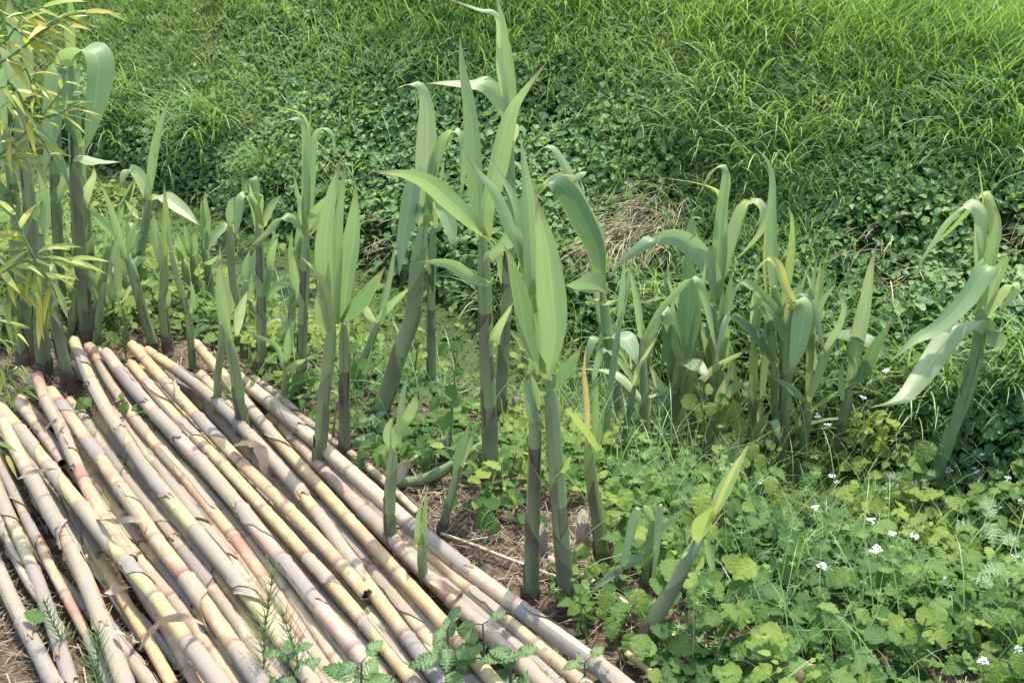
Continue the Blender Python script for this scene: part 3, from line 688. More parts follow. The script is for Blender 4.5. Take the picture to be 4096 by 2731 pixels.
C_('bright yellow cane lying deep near the bottom left under grey canes', [(140, 1110), (185, 1200), (220, 1272), (264, 1350), (304, 1412), (366, 1516), (405, 1590)], 36, lo, 'y', .1, .25)
C_('grey cane end with a purple tinged joint at the bottom left', [(205, 1370), (250, 1445), (269, 1481), (300, 1510), (330, 1545), (362, 1595)], 44, lo, 'k', .4, .8)
C_('red flushed cane deep in a gap near the bottom left', [(300, 1320), (350, 1395), (396, 1466), (425, 1520), (460, 1590)], 33, lo, 'p', 1, .35)
C_('grey cane seen in the dark gap left of centre, half rotted', [(300, 1075), (322, 1115), (362, 1184), (388, 1221), (410, 1269), (452, 1324), (520, 1400), (630, 1540)], 35, lo, 'k', 0, .9)
C_('short cane whose dark hollow end faces the camera', [(98, 1000), (118, 1028), (143, 1064)], 29, mi, 'k', 0, .9, .1)
C_('stubby crimson stained cane under the blotched cane at the far left', [(48, 912), (62, 928), (82, 950), (120, 985)], 27, lo, 'p', 1, .3, .9)
C_('splintered pale cane tip poking out at the far left end of the stack', [(38, 852), (58, 868), (92, 892), (140, 935)], 22, mi, 'w', 0, .7, 1)
C_('green tinted cane lying low between the left tops', [(160, 920), (200, 962), (240, 995), (290, 1050)], 25, lo, 'g', 0, .3)
C_('shaded stub below the bent tops at the upper centre of the stack', [(326, 848), (352, 872), (392, 915), (450, 985)], 26, lo, 'o', .4, .5, .8)
C_('old bleached cane lying alone beyond the stack among the sprouting weeds', [(1262, 1284), (1290, 1292), (1324, 1305), (1368, 1334), (1440, 1390), (1515, 1441), (1624, 1514), (1730, 1590)], 23, lo, 'w', 0, .3)
C_('long thin straw coloured cane crossing the bare soil', [(1014, 1226), (1080, 1248), (1148, 1276), (1232, 1305), (1300, 1331), (1362, 1358)], 11, .014, 'w', 0, 0)
C_('broad cream cane disappearing below the bottom edge right of centre', [(1120, 1440), (1155, 1462), (1221, 1514), (1280, 1566), (1310, 1595)], 42, .03, 'w', .1, .6)
C_('small yellowish cane half buried in weeds at the bottom', [(1440, 1500), (1485, 1538), (1540, 1572), (1580, 1600)], 22, lo, 'y', 0, .4)
C_('thin yellow cane under the cluster of nettle tops', [(560, 1330), (600, 1385), (650, 1455), (720, 1545), (750, 1590)], 30, lo, 'y', .2, .5)
C_('mottled cane almost hidden between the two palest canes at the centre bottom', [(960, 1395), (1000, 1440), (1050, 1500), (1110, 1570)], 33, lo, 'y', .4, .6)
C_('slender grey cane wedged left of the greenish cane near the left edge', [(-30, 1130), (10, 1230), (60, 1330), (110, 1400)], 22, lo, 'k', .2, .8)
MAINS = [[(2, 940), (52, 992), (93, 1052), (141, 1113), (205, 1184), (234, 1228), (289, 1298), (322, 1334), (384, 1404), (433, 1466), (520, 1590)],
 [(116, 899), (161, 960), (189, 1000), (242, 1069), (282, 1121), (330, 1200), (366, 1250), (410, 1309), (476, 1390), (520, 1452), (610, 1590)],
 [(170, 785), (213, 900), (242, 944), (300, 1030), (375, 1137), (420, 1185), (476, 1250), (574, 1367), (650, 1470), (690, 1530), (730, 1590)],
 [(211, 803), (258, 907), (298, 952), (346, 1016), (403, 1081), (491, 1163), (574, 1275), (611, 1334), (651, 1396), (700, 1460), (780, 1590)],
 [(244, 812), (282, 870), (363, 957), (403, 997), (483, 1079), (520, 1130), (622, 1258), (676, 1324), (750, 1410), (830, 1507), (895, 1590)],
 [(302, 838), (363, 920), (403, 960), (450, 1010), (574, 1127), (636, 1206), (713, 1282), (765, 1337), (849, 1443), (904, 1507), (970, 1590)],
 [(303, 793), (346, 838), (419, 920), (455, 964), (544, 1052), (611, 1118), (732, 1236), (790, 1302), (870, 1420), (940, 1520), (990, 1590)],
 [(338, 806), (427, 859), (483, 899), (574, 996), (658, 1091), (735, 1190), (779, 1243), (856, 1364), (904, 1426), (940, 1466), (1010, 1560)],
 [(449, 790), (520, 870), (564, 922), (647, 1032), (720, 1100), (794, 1184), (878, 1280), (922, 1324), (1025, 1430), (1087, 1500), (1150, 1580)],
 [(576, 890), (642, 948), (727, 1015), (836, 1105), (925, 1199), (977, 1243), (1087, 1318), (1148, 1354), (1221, 1418), (1295, 1470), (1450, 1590)]]
for i in range(len(MAINS) - 1):                     # the layer that fills the gaps between the canes on top
    a_, b_ = MAINS[i], MAINS[i + 1]
    for q, f_ in enumerate((.5,) if i in (5, 6) else (.36, .68)):
        k0 = (i + q) % 3
        pts = [(p[0] * (1 - f_) + o[0] * f_ + 7 * math.sin(i * 3 + q * 2 + k * .7), p[1] * (1 - f_) + o[1] * f_) for k, (p, o) in enumerate(zip(a_, b_))][k0:]
        C_('slim cane of the second layer, wedged between thicker canes of the stack', pts, 38 + 4 * ((i + q) % 3), (.026, .042), 'wykywpw'[(i * 2 + q) % 7], .4, .75, .6, seed=100 + i * 7 + q)
for i, (x, y) in enumerate([(190, 1010), (330, 1010), (130, 1160), (230, 1320), (420, 1330), (560, 1400), (60, 1240), (800, 1400)]):
    dx = .36 + .0002 * x + .06 * math.sin(i * 2.3)
    C_('slim cane of the second layer, wedged between thicker canes of the stack', [(x - 340 * dx, y - 170), (x, y), (x + 400 * dx, y + 200), (x + 660 * dx, y + 330)], 27 + 3 * (i % 3) + y * .004, .012, 'ywkgw'[i % 5], .3, .7, seed=i * 13)
# ------------------------------------------------------------------ old log, stumps, loose dry leaves, twigs
def log_():
    P = np.array([atZ('D', x, y, .022) for x, y in ((1742, 1508), (1800, 1537), (1850, 1562), (1930, 1604))]); P, L = spline(P, 30)
    g = np.random.RandomState(3); k = 14; r = .034; T, A, B = frames(P); V = []
    for i in range(30):
        for j in range(k):
            th = j / k * 6.283; V.append(P[i] + (math.cos(th) * A[i] + math.sin(th) * B[i]) * r * (.8 + .08 * math.sin(th * 3 + 1) + .03 * g.uniform(-1, 1)) * (.8 if i == 0 else 1))
    F = [(a * k + b, a * k + (b + 1) % k, (a + 1) * k + (b + 1) % k, (a + 1) * k + b) for a in range(29) for b in range(k)] + [tuple(range(k))[::-1]]
    base = P[15].copy(); base[2] = 0
    tag(link('old_log', mkmesh('old_log', np.array(V) - base, F, M['log']), loc=base), 'short rough barked log lying in the weeds at the bottom edge', 'log')
log_()
def stump(label, f, x, y, wpx, h, seed):
    b = ground(f, x, y); r = .5 * wpx * mpp(f, b[1]); g = random.Random(seed); k = 12; V = []
    for zz, q in ((-.02, 1.15), (h * .4, 1.02), (h * .95, 1), (h, .95), (h - .004, .6)):
        for j in range(k):
            a = j / k * 6.283; V.append((math.cos(a) * r * q, math.sin(a) * r * q, zz + (g.uniform(-.012, .012) if zz > h * .9 else 0)))
    F = [(i * k + j, i * k + (j + 1) % k, (i + 1) * k + (j + 1) % k, (i + 1) * k + j) for i in range(4) for j in range(k)] + [tuple(4 * k + j for j in range(k))]
    uv = [(j / k, i * .3) for i in range(5) for j in range(k)]
    tag(link('cane_stump', mkmesh('cane_stump', V, F, M['husk'], uv, {'edge': np.zeros(5 * k)}), loc=b), label, 'stump', 'cut reed stumps')
stump('cut reed stump just behind the two front purple shoots', 'K', 260, 770, 90, .055, 1)
stump('frayed brown reed stump left of the red based dying shoot', 'K', 520, 720, 95, .06, 2)
stump('pale ragged stump near the lying thick shoot', 'J', 1225, 190, 50, .05, 3)
stump('orange brown stump between the two purple stems by the water', 'G', 95, 1100, 60, .05, 4)
stump('low cut stump under the leaning left shoots', 'E', 690, 480, 60, .10, 5)
def strip(label, f, pts, wpx, z, seed):
    g = random.Random(seed); P = np.array([atZ(f, x, y, z + (dz if len(q) else 0)) for (x, y, *q) in pts for dz in [q[0] if q else 0]])
    P, L = spline(P, 22); T = tangents(P); w_ = wpx * FR[f][2] / FPX * float(project(P[10])[2]); V, UV = [], []
    for i in range(22):
        a = g.uniform(-.2, .2) + i * .14 * (1 if seed % 2 else -1); s_ = nrm(np.cross(T[i], (0, 0, 1.))); n_ = np.cross(s_, T[i]); W_ = s_ * math.cos(a) + n_ * math.sin(a); t = i / 21
        ww = w_ * .5 * (math.sin(math.pi * (.06 + .9 * t)) ** .6)
        for k in (-1, 0, 1): V.append(P[i] + W_ * k * ww + n_ * abs(k) * .3 * ww); UV.append((.5 + .5 * k, t))
    F = [(i * 3 + k, i * 3 + k + 1, i * 3 + k + 4, i * 3 + k + 3) for i in range(21) for k in (0, 1)]
    b = P[0].copy()
    tag(link('dry_leaf', mkmesh('dry_leaf', np.array(V) - b, F, M['dry'], UV), loc=b), label, 'dry leaf', 'dry reed leaves shed on the canes')
strip('curled dry leaf looping over two canes at the bottom left', 'I', [(880, 1360, -.01), (960, 1240, .03), (1060, 1170, .045), (1180, 1170, .03), (1280, 1200, .0)], 60, .085, 1)
strip('narrow dry leaf lying crosswise by the hollow cane end', 'I', [(110, 290, 0), (200, 250, .01), (290, 235, .01), (370, 225, 0)], 30, .10, 2)
strip('crumpled grey leaf hanging by the base of the left front shoot', 'E', [(1330, 1260, .01), (1440, 1260, .03), (1490, 1320, .01), (1510, 1440, -.03)], 75, .08, 3)
strip('dry leaf strip curving beside the orange yellow cane', 'E', [(1010, 990, .0), (1010, 920, .01), (1000, 880, -.02)], 40, .08, 4)
strip('stringy dry leaf arching over the central gap of the stack', 'I', [(600, 540, -.01), (720, 560, .02), (830, 545, .03), (930, 560, 0)], 45, .085, 5)
strip('torn husk strip near the small split shoot', 'J', [(1130, 930, 0), (1210, 960, .012), (1300, 1010, .006), (1330, 1000, -.01)], 60, .05, 6)
strip('short twisted dry leaf at the left of the stack', 'E', [(250, 1190, 0), (290, 1130, .02), (370, 1110, 0)], 30, .09, 7)
strip('brown folded dead leaf leaning among the sprouts behind the stack', 'J', [(900, 330, 0), (960, 230, .03), (1050, 140, .05)], 90, .03, 8)
strip('grey dry leaf dangling below a husk at lower left', 'I', [(720, 1240, .01), (800, 1280, .01), (870, 1310, -.03)], 60, .06, 9)
strip('dry leaf lying across the low yellow cane at the bottom left', 'I', [(660, 1000, 0), (740, 990, .008), (830, 965, 0)], 50, .055, 10)
def twig(label, f, pts, r=.0018, lift=0.0, Ys=None):
    g0 = ground(f, pts[0][0], pts[0][1]); P = []
    for i, (x, y, *q) in enumerate(pts): P.append(atY(f, x, y, g0[1] + (q[0] if q else 0)))
    P, L = spline(np.array(P), 24); v, F, uv = tube(P, np.linspace(r, r * .5, 24), 6); b = P[0].copy()
    tag(link('dead_twig', mkmesh('dead_twig', v - b, F, M['twig'], uv), loc=b), label, 'twig', 'dead twigs and bramble runners')
twig('thin dead stalk slanting up in front of the duckweed at the left', 'E', [(980, 250), (1100, 200, .05), (1290, 175, .15)])
twig('reddish bramble runner arching behind the left shoots', 'E', [(1180, 450), (1050, 350, .05), (930, 280, .1), (820, 220, .15)], .0022)
twig('dry stem across the weeds between two tall reeds', 'F', [(1040, 930), (1120, 890, .03), (1250, 845, .05)])
twig('bent dead stem above the water right of the paired shoot', 'F', [(860, 590), (780, 510, .05), (660, 385, .2)])
twig('curly pale dead tendril in the sprouts', 'F', [(690, 960), (690, 850, .02), (740, 770, .03), (800, 720, .04)])
twig('upright dark twig behind the stack beside a thick stem', 'F', [(470, 1280), (480, 1130, .0), (500, 1000, .01)], .003)
twig('short pale dead stick standing at the far left of the sprouts', 'A', [(1000, 1160), (1080, 1110, .05), (1140, 1065, .1)], .0016)
# ------------------------------------------------------------------ the young giant reeds
TINT = dict(g=(0.241, 0.345, 0.177), d=(0.122, 0.210, 0.106), y=(0.286, 0.380, 0.136), Y=(0.439, 0.450, 0.167), p=(0.340, 0.425, 0.243), l=(0.240, 0.348, 0.176), t=(0.610, 0.460, 0.202), b=(0.205, 0.299, 0.192))
RG = random.Random(5)
GRP = 'young giant reed shoots'
def leaf_mesh(P, wpx, W0, wid, seed, prof='n'):
    g = random.Random(seed); n = max(14, min(34, int(8 + 26 * 1))); P, L = spline(P, n); T = tangents(P)
    W_ = np.zeros_like(P); prev = None
    for i in range(n):
        w_ = W0 - T[i] * W0.dot(T[i])
        if np.linalg.norm(w_) < .15 and prev is not None: w_ = prev - T[i] * prev.dot(T[i])
        w_ = nrm(w_)
        if prev is not None: w_ = nrm(w_ * .6 + (prev - T[i] * prev.dot(T[i])) * .4)
        W_[i] = w_; prev = w_
    NN = np.cross(T, W_); t = np.linspace(0, 1, n)
    vd = nrm(P - CAM); S = nrm(np.cross(vd, T)); vis = np.abs((W_ * S).sum(1)); fr = float(np.mean(vis[2:max(4, int(n * .65))])); wid = .92 * wid / min(1, max(.6, fr))
    if prof == 'n': pw = (.60 + .40 * np.clip(t / .28, 0, 1) ** 1.0) * np.where(t > .3, 1 - np.clip((t - .3) / .7, 0, 1) ** 1.9, 1)
    elif prof == 'w': pw = (.42 + .58 * np.sin(np.clip(t / .42, 0, 1) * 1.57)) * np.where(t > .42, 1 - np.clip((t - .42) / .58, 0, 1) ** 1.6, 1)
    elif prof == 's': pw = (1 - t ** 1.6) * .95 + .05                        # spear
    else: pw = np.sin(np.pi * (.12 + .86 * t)) ** .7
    pw = np.maximum(pw, .015); ks = np.array([-1, -.66, -.33, 0, .33, .66, 1]); fold = g.uniform(.26, .52) * g.choice((1, 1, -1)); V, UV = [], []
    ph = g.uniform(0, 6); ruff = g.uniform(.01, .05)
    for i in range(n):
        fo = fold * (1.0 - .55 * t[i]) + (1 if fold > 0 else -1) * max(0, .14 - t[i]) / .14 * .75
        for k in ks:
            V.append(P[i] + W_[i] * (k * .5 * wid * pw[i]) + NN[i] * (wid * pw[i] * .5 * (fo * abs(k) ** 1.4 + ruff * abs(k) ** 2 * math.sin(t[i] * 17 + ph + 1.3 * k)))); UV.append((.5 + .5 * k, t[i]))
    m = len(ks); F = [(i * m + k, i * m + k + 1, (i + 1) * m + k + 1, (i + 1) * m + k) for i in range(n - 1) for k in range(m - 1)]
    return np.array(V), F, np.array(UV)
def reed(label, f, stem, w0, w1, leaves=(), col='g', purple=.9, group=GRP, name='reed_shoot', cat='reed', zb=0.0, dy=0.0, nodes=None, lean=0.0, base=None, salt=0):
    seed = hash_(label) + salt; g = random.Random(seed)
    gb = ground(f, *stem[0]) if base is None else ground(*base)
    Y0 = gb[1] + dy
    P = np.array([atY(f, x, y, Y0 + lean * i / max(1, len(stem) - 1)) for i, (x, y) in enumerate(stem)])
    b0 = P[0].copy(); z = float(land(b0[0], b0[1]))
    if b0[2] > z - .02:                                                   # run the foot into the soil
        d_ = nrm(P[0] - P[1]); P = np.vstack([[b0 + d_ * min(.25, (b0[2] - z + .03) / max(.3, -d_[2]))], P])
    m_ = mpp(f, Y0); n = 40; P, L = spline(P, n); t = np.linspace(0, 1, n); r = .5 * m_ * (w0 + (w1 - w0) * t) * (1 - (.55 if leaves else 0) * np.clip((t - .86) / .14, 0, 1) ** 1.5)
    T, A, B = frames(P)
    base_ = P[0].copy(); base_[2] = max(base_[2], float(land(base_[0], base_[1])))
    root = thing(name, label, cat, base_, group)
    # core stem with joints
    nd = []; q = g.uniform(.02, .06)
    while q < L - .015: nd.append(q); q += g.uniform(.06, .115) * (1 if L > .25 else .7)
    v = t * L; rc = r * .9
    for q in nd: rc = rc * (1 + .05 * np.exp(-((v - q) / .004) ** 2))
    V, F, UV = tube(P, rc, 14)
    low = (TINT[col][0] * 1.05, TINT[col][1], TINT[col][2] * .86)
    link('stem', mkmesh('stem', V - base_, F, M['stem'], UV, {'edge': np.zeros(len(V))}), root, color=(*low, purple * .8))
    # sheaths: each clasps the stem from its joint and ends in a slanting point
    for k, q in enumerate([-.01] + nd):
        a0 = max(0, q); a1 = min(L, q + g.uniform(.12, .19) * (1 if L > .25 else .7)); last = a1 >= L - .001
        nt_ = 14; na = 16; seam = g.uniform(-1.4, 1.4); side = g.choice((-1, 1)); full = g.uniform(.12, .4); lift = g.uniform(0, .0018)
        VV, UU, ED = [], [], []
        for ti in range(nt_ + 1):
            fz = ti / nt_; vv = a0 + (a1 - a0) * fz; i = min(n - 1, vv / L * (n - 1)); i0 = int(i); i1 = min(n - 1, i0 + 1); fr_ = i - i0
            p0 = P[i0] * (1 - fr_) + P[i1] * fr_; Ai = A[i0]; Bi = B[i0]; rr = (r[i0] * (1 - fr_) + r[i1] * fr_) * (1.035 - .0 * k)
            rr = rr * (.955 + .085 * min(1, fz * 1.5)) + .0006
            fr2 = 1 if (fz < full or last) else max(.03, 1 - ((fz - full) / (1 - full)) ** .9)
            ac = math.atan2(np.dot((0, -1, 0), Bi), np.dot((0, -1, 0), Ai)); span = 6.24 * fr2
            for b in range(na + 1):
                e = b / na; ang = ac + seam + side * span * e
                rad = rr + lift * fz * max(0, (e - .8) / .2) ** 2 + (.0015 * max(0, fz - .85) / .15 if not last else 0)
                VV.append(p0 + (math.cos(ang) * Ai + math.sin(ang) * Bi) * rad); UU.append((e, fz)); ED.append(max(0, (e * 2 - 1) if fr2 < 1 else 0, .0))
        w_ = na + 1; FF = [(a * w_ + b, a * w_ + b + 1, (a + 1) * w_ + b + 1, (a + 1) * w_ + b) for a in range(nt_) for b in range(na)]
        hfrac = (a0 / max(L, .01)); pr = purple * max(0, min(1, 1.25 - 1.6 * hfrac)) * g.uniform(.6, 1.0)
        kk = g.uniform(.88, 1.1); cc = [TINT[col][0] * kk * 1.05, TINT[col][1] * kk, TINT[col][2] * kk * .86]
        link('sheath', mkmesh('sheath', np.array(VV) - base_, FF, M['stem'], UU, {'edge': ED}), root, color=(*cc, pr))
    if w0 * FR[f][2] > 36:                                                # ragged old scale round the foot
        nt_, na = 5, 18; VV, UU = [], []; hb = g.uniform(.025, .06)
        for ti in range(nt_ + 1):
            fz = ti / nt_; i0 = min(n - 2, max(0, int((fz * hb - .004) / L * (n - 1))))
            for b in range(na + 1):
                ang = b / na * 6.2 + seed; rad = r[i0] * (1.13 + .10 * fz) + .001
                VV.append(P[i0] + T[i0] * (fz * hb * (1 if ti < nt_ else g.uniform(.75, 1.15)) - v[i0] + max(0, base_[2] - P[0][2]) * .9) + (math.cos(ang) * A[i0] + math.sin(ang) * B[i0]) * rad); UU.append((b / na, fz * .3))
        w_ = na + 1; FF = [(a * w_ + b, a * w_ + b + 1, (a + 1) * w_ + b + 1, (a + 1) * w_ + b) for a in range(nt_) for b in range(na)]
        link('basal_husk', mkmesh('basal_husk', np.array(VV) - base_, FF, M['oldhusk'], UU), root)
    # leaves
    for j, lf in enumerate(leaves):
        pts, wpx = lf[0], lf[1]; o = lf[2] if len(lf) > 2 else {}
        gg = random.Random(seed * 31 + j)
        sx = abs(pts[-1][0] - pts[0][0]) * m_; ln_ = sum(math.hypot(pts[i + 1][0] - pts[i][0], pts[i + 1][1] - pts[i][1]) for i in range(len(pts) - 1)) * m_
        zt = o.get('z', gg.choice((-1, -1, -1, 1)) * gg.uniform(.45, 1.0) * max(sx, .15 * ln_))
        rb = float(np.mean(r[-14:-7])) * .95; zb_ = o.get('zb', -rb if zt <= 0 else rb)
        nP = len(pts); PP = []
        # depth at the leaf's foot: that of the stem where it leaves it
        y_at = Y0 + lean * min(1, max(0, 1.0 - 0))
        xs = np.array([math.hypot(p[0] - pts[0][0], p[1] - pts[0][1]) for p in pts]); hx = np.abs(np.array([p[0] - pts[0][0] for p in pts])); cum = np.concatenate([[0], np.cumsum([math.hypot(pts[i + 1][0] - pts[i][0], pts[i + 1][1] - pts[i][1]) for i in range(nP - 1)])]); cum /= max(1e-6, cum[-1])
        for i, p in enumerate(pts):
            PP.append(atY(f, p[0], p[1], y_at + zb_ + zt * cum[i] ** 1.15))
        phi = R(o.get('phi', gg.choice((-1, 1)) * gg.uniform(12, 42)))
        W0 = np.array((math.cos(phi), math.sin(phi), 0.))
        V, F, UV = leaf_mesh(np.array(PP), wpx, W0, wpx * m_, seed + j, o.get('prof', 'n'))
        c = TINT[o.get('c', col)]; kx = gg.uniform(.9, 1.12)
        link('leaf', mkmesh('leaf', V - base_, F, M['leaf'], UV), root, color=(c[0] * kx, c[1] * kx, c[2] * kx, o.get('tip', gg.choice((.2, .6, .9)))))
    return root
SP = dict(prof='s'); WD = dict(prof='w')
# --- centre
reed('left stem of the close pair, spear leaves bunched above a cream collar', 'F', [(385, 1420), (400, 1250), (422, 1000), (455, 700), (470, 560)], 82, 62, [
    ([(455, 600), (440, 430), (375, 270), (265, 160)], 52, dict(c='p', tip=1, z=-.03)), ([(430, 610), (400, 490), (398, 390), (412, 290)], 78, dict(tip=1, z=-.01, prof='s')),
    ([(465, 590), (435, 300), (430, 80), (470, -180), (522, -395)], 105, dict(c='l', z=-.02, prof='w')), ([(485, 560), (490, 230), (505, -30), (528, -230), (538, -390)], 72, dict(z=.02))], col='g')
reed('right stem of the close pair with a broad leaf folding out to its right', 'F', [(540, 1345), (535, 1050), (540, 800), (536, 560)], 74, 55, [
    ([(530, 560), (555, 300), (590, 90), (602, -80), (605, -240)], 122, dict(c='l', z=-.02, prof='w')), ([(505, 560), (500, 220), (515, -80), (545, -310)], 66, dict(z=.02)),
    ([(440, 545), (540, 520), (640, 400), (710, 310), (772, 238)], 88, dict(c='d', tip=1, z=-.06, phi=30, prof='w'))], col='g', purple=1)
reed('thick shoot leaning right, with a tall pale leaf that curls over at its tip', 'F', [(715, 1115), (790, 930), (862, 700), (932, 500), (955, 250), (990, 0)], 102, 76, [
    ([(990, 30), (1005, -300), (1010, -530), (1005, -690), (970, -795), (890, -800), (835, -775)], 132, dict(c='p', z=.03, phi=12, tip=0, prof='w')),
    ([(1020, 0), (1045, -283), (1080, -410), (1120, -505), (1180, -530), (1215, -440), (1210, -240), (1180, -103)], 62, dict(c='g', z=.05, phi=40)),
    ([(1010, -240), (965, -300), (925, -220), (895, -40), (868, 100), (850, 290)], 105, dict(c='b', z=-.05, phi=15, prof='w')),
    ([(1050, -130), (1120, -40), (1150, 60), (1140, 137)], 92, dict(c='l', tip=1, z=-.04, phi=15, prof='w')),
    ([(1040, -60), (990, -110), (955, -60), (945, 0)], 80, dict(c='d', z=-.04, phi=35)),
    ([(920, 530), (940, 470), (975, 360)], 42, dict(c='y', tip=1, z=-.01, prof='s'))], lean=.03)
reed('slim straight shoot standing right behind the thick leaning shoot', 'F', [(1038, 935), (1030, 640), (1035, 300), (1045, 20)], 50, 38, [
    ([(1050, 20), (1062, -130), (1090, -280), (1108, -390)], 38, dict(c='y', z=.01)), ([(1030, 280), (1010, 200), (1012, 150)], 25, dict(c='Y', z=-.01))], purple=1)
reed('tall upright reed in the centre with a long leaf stretched to its left', 'F', [(1380, 1550), (1370, 1250), (1356, 900), (1345, 600), (1335, 300), (1325, 50)], 100, 66, [
    ([(1320, 80), (1297, -100), (1280, -383), (1252, -683), (1215, -883), (1195, -1083)], 98, dict(z=.02, prof='w', tip=0)),
    ([(1330, 60), (1345, -100), (1395, -300), (1440, -503), (1490, -663), (1570, -780), (1692, -928)], 112, dict(z=-.03, tip=.8, prof='w')),
    ([(1360, 65), (1270, -10), (1155, -120), (1030, -228), (890, -285), (668, -308)], 112, dict(z=-.17, phi=28, tip=1, c='l', prof='w')),
    ([(1340, 160), (1420, 120), (1500, 20), (1610, -90)], 92, dict(c='b', z=-.06, phi=30)),
    ([(1360, 335), (1260, 300), (1160, 230), (1060, 207), (955, 212)], 76, dict(c='l', tip=1, z=-.07, phi=30, prof='w')),
    ([(1380, 655), (1420, 570), (1470, 490), (1503, 435)], 62, dict(c='p', tip=1, z=-.03, prof='s'))], purple=1)
reed('tallest reed in the centre, its top leaves cut by the upper edge', 'F', [(1415, 1150), (1435, 850), (1455, 600), (1470, 300), (1485, 0), (1490, -430)], 75, 46, [
    ([(1485, -560), (1430, -900), (1415, -1180), (1300, -1228), (1200, -1262), (1120, -1290)], 42, dict(c='p', z=-.05, phi=30)),
    ([(1490, -440), (1480, -723), (1450, -933), (1440, -1133), (1395, -1340)], 82, dict(c='p', z=.01, prof='w')),
    ([(1485, -440), (1490, -743), (1470, -983), (1430, -1183), (1415, -1310)], 56, dict(z=-.01)),
    ([(1485, -560), (1470, -650), (1420, -735), (1350, -800), (1250, -808), (1100, -812), (1000, -806)], 95, dict(c='l', z=-.05, phi=35, tip=.5)),
    ([(1490, -470), (1520, -555), (1565, -535), (1560, -500)], 48, dict(c='p', z=-.03)),
    ([(1490, 100), (1540, -60), (1570, -240), (1555, -370)], 40, dict(c='l', z=.02)),
    ([(1485, 420), (1440, 330), (1420, 200), (1440, 80)], 40, dict(c='g', z=.02))], purple=1, base=('F', 1415, 1150))
reed('front reed with very broad spear leaves, right of the central reed', 'G', [(385, 2185), (360, 1900), (330, 1500), (300, 1100), (285, 880)], 108, 78, [
    ([(240, 850), (205, 560), (185, 285), (172, 17), (150, -233), (115, -515)], 128, dict(z=.01, prof='w', tip=0)),
    ([(270, 880), (310, 640), (300, 420), (270, 150), (235, -20), (202, -185)], 178, dict(c='l', z=-.05, phi=12, prof='w', tip=.8)),
    ([(250, 850), (160, 680), (115, 420), (60, 200), (8, 95)], 104, dict(c='d', z=-.06, prof='w', tip=.7)),
    ([(215, 500), (140, 150), (55, 0), (-25, -183), (-125, -303), (-208, -425)], 92, dict(z=.03)),
    ([(190, 400), (130, 150), (95, -100), (0, -290), (-82, -385)], 66, dict(z=.05)),
    ([(240, 975), (320, 930), (400, 805), (462, 688)], 78, dict(c='d', tip=1, z=-.05, phi=25, prof='w')),
    ([(305, 1430), (360, 1390), (385, 1340), (412, 1302)], 56, dict(c='y', tip=1, z=-.02, prof='s'))], purple=1)
reed('purple based stem touching the front reed from the left', 'G', [(172, 2150), (180, 1850), (192, 1500), (200, 1200), (190, 900)], 104, 58, [
    ([(255, 1160), (190, 1060), (160, 950), (145, 850)], 84, dict(c='b', tip=.8, z=-.03)), ([(210, 1050), (205, 950), (170, 835)], 50, dict(tip=1, z=-.01))], purple=1)
reed('dying shoot with red and tan withered leaves', 'G', [(590, 1960), (562, 1700), (522, 1450), (500, 1250)], 92, 62, [
    ([(490, 1260), (492, 1050), (478, 850), (488, 690)], 38, dict(c='t', z=0, tip=0)), ([(530, 1230), (540, 1000), (562, 865)], 52, dict(c='y', tip=1, z=.01)),
    ([(550, 1290), (480, 1190), (410, 1085), (342, 1038)], 66, dict(c='y', tip=1, z=-.04, prof='w')), ([(540, 1290), (560, 1200), (580, 1100)], 40, dict(c='l', tip=1, z=.01))], col='y', purple=1)
reed('reed with one huge dark arching leaf turned to the left', 'G', [(690, 1290), (672, 1000), (632, 750), (598, 500), (582, 370)], 84, 48, [
    ([(590, 330), (545, 117), (470, -33), (400, -163), (330, -238), (230, -225), (130, -135), (0, 5)], 138, dict(c='d', z=-.05, phi=20, prof='w')),
    ([(600, 320), (590, 180), (560, 50), (490, -90), (420, -240), (370, -345), (300, -442), (240, -438), (165, -345)], 74, dict(c='l', z=.03, phi=40, tip=.4)),
    ([(440, -200), (380, -292), (290, -275), (212, -165)], 52, dict(c='Y', z=.02, phi=35, zb=.02)), ([(410, -243), (460, -283), (500, -305)], 44, dict(c='p', z=.03)),
    ([(612, 380), (520, 345), (430, 335), (340, 355)], 125, dict(c='b', z=-.16, phi=35, prof='w')),
    ([(580, 655), (680, 640), (740, 690), (778, 795)], 92, dict(c='b', tip=1, z=-.07, phi=30, prof='w')),
    ([(570, 455), (520, 440), (492, 400)], 62, dict(c='p', z=-.02)), ([(575, 460), (630, 450), (655, 420)], 52, dict(c='p', z=-.02)),
    ([(640, 1130), (685, 1120), (705, 1070)], 36, dict(c='Y', tip=1, z=-.01))], purple=.8)
reed('reed with a broad dark leaf raised like a flag, yellow at its collar', 'G', [(945, 1345), (980, 1150), (1012, 900), (1030, 760)], 86, 58, [
    ([(1030, 780), (1065, 600), (1075, 400), (1072, 250), (1062, 110)], 142, dict(c='d', z=.02, phi=10, prof='w')),
    ([(1040, 760), (1000, 620), (960, 510), (920, 500), (880, 590), (812, 742)], 80, dict(c='g', z=-.05, phi=35)),
    ([(1020, 740), (960, 560), (952, 680), (912, 845)], 62, dict(c='d', z=-.03)),
    ([(1000, 795), (1095, 800), (1160, 840), (1185, 875)], 88, dict(c='b', z=-.06, phi=35, prof='w')),
    ([(1000, 955), (920, 925), (862, 815), (850, 800)], 56, dict(c='p', z=-.04)), ([(990, 960), (935, 970), (928, 1055)], 82, dict(c='d', z=-.04, prof='w')),
    ([(1010, 940), (850, 965), (706, 985)], 34, dict(c='g', z=-.03, phi=40)), ([(955, 1240), (915, 1160), (870, 1105)], 60, dict(c='p', tip=1, z=-.02))], purple=.5)
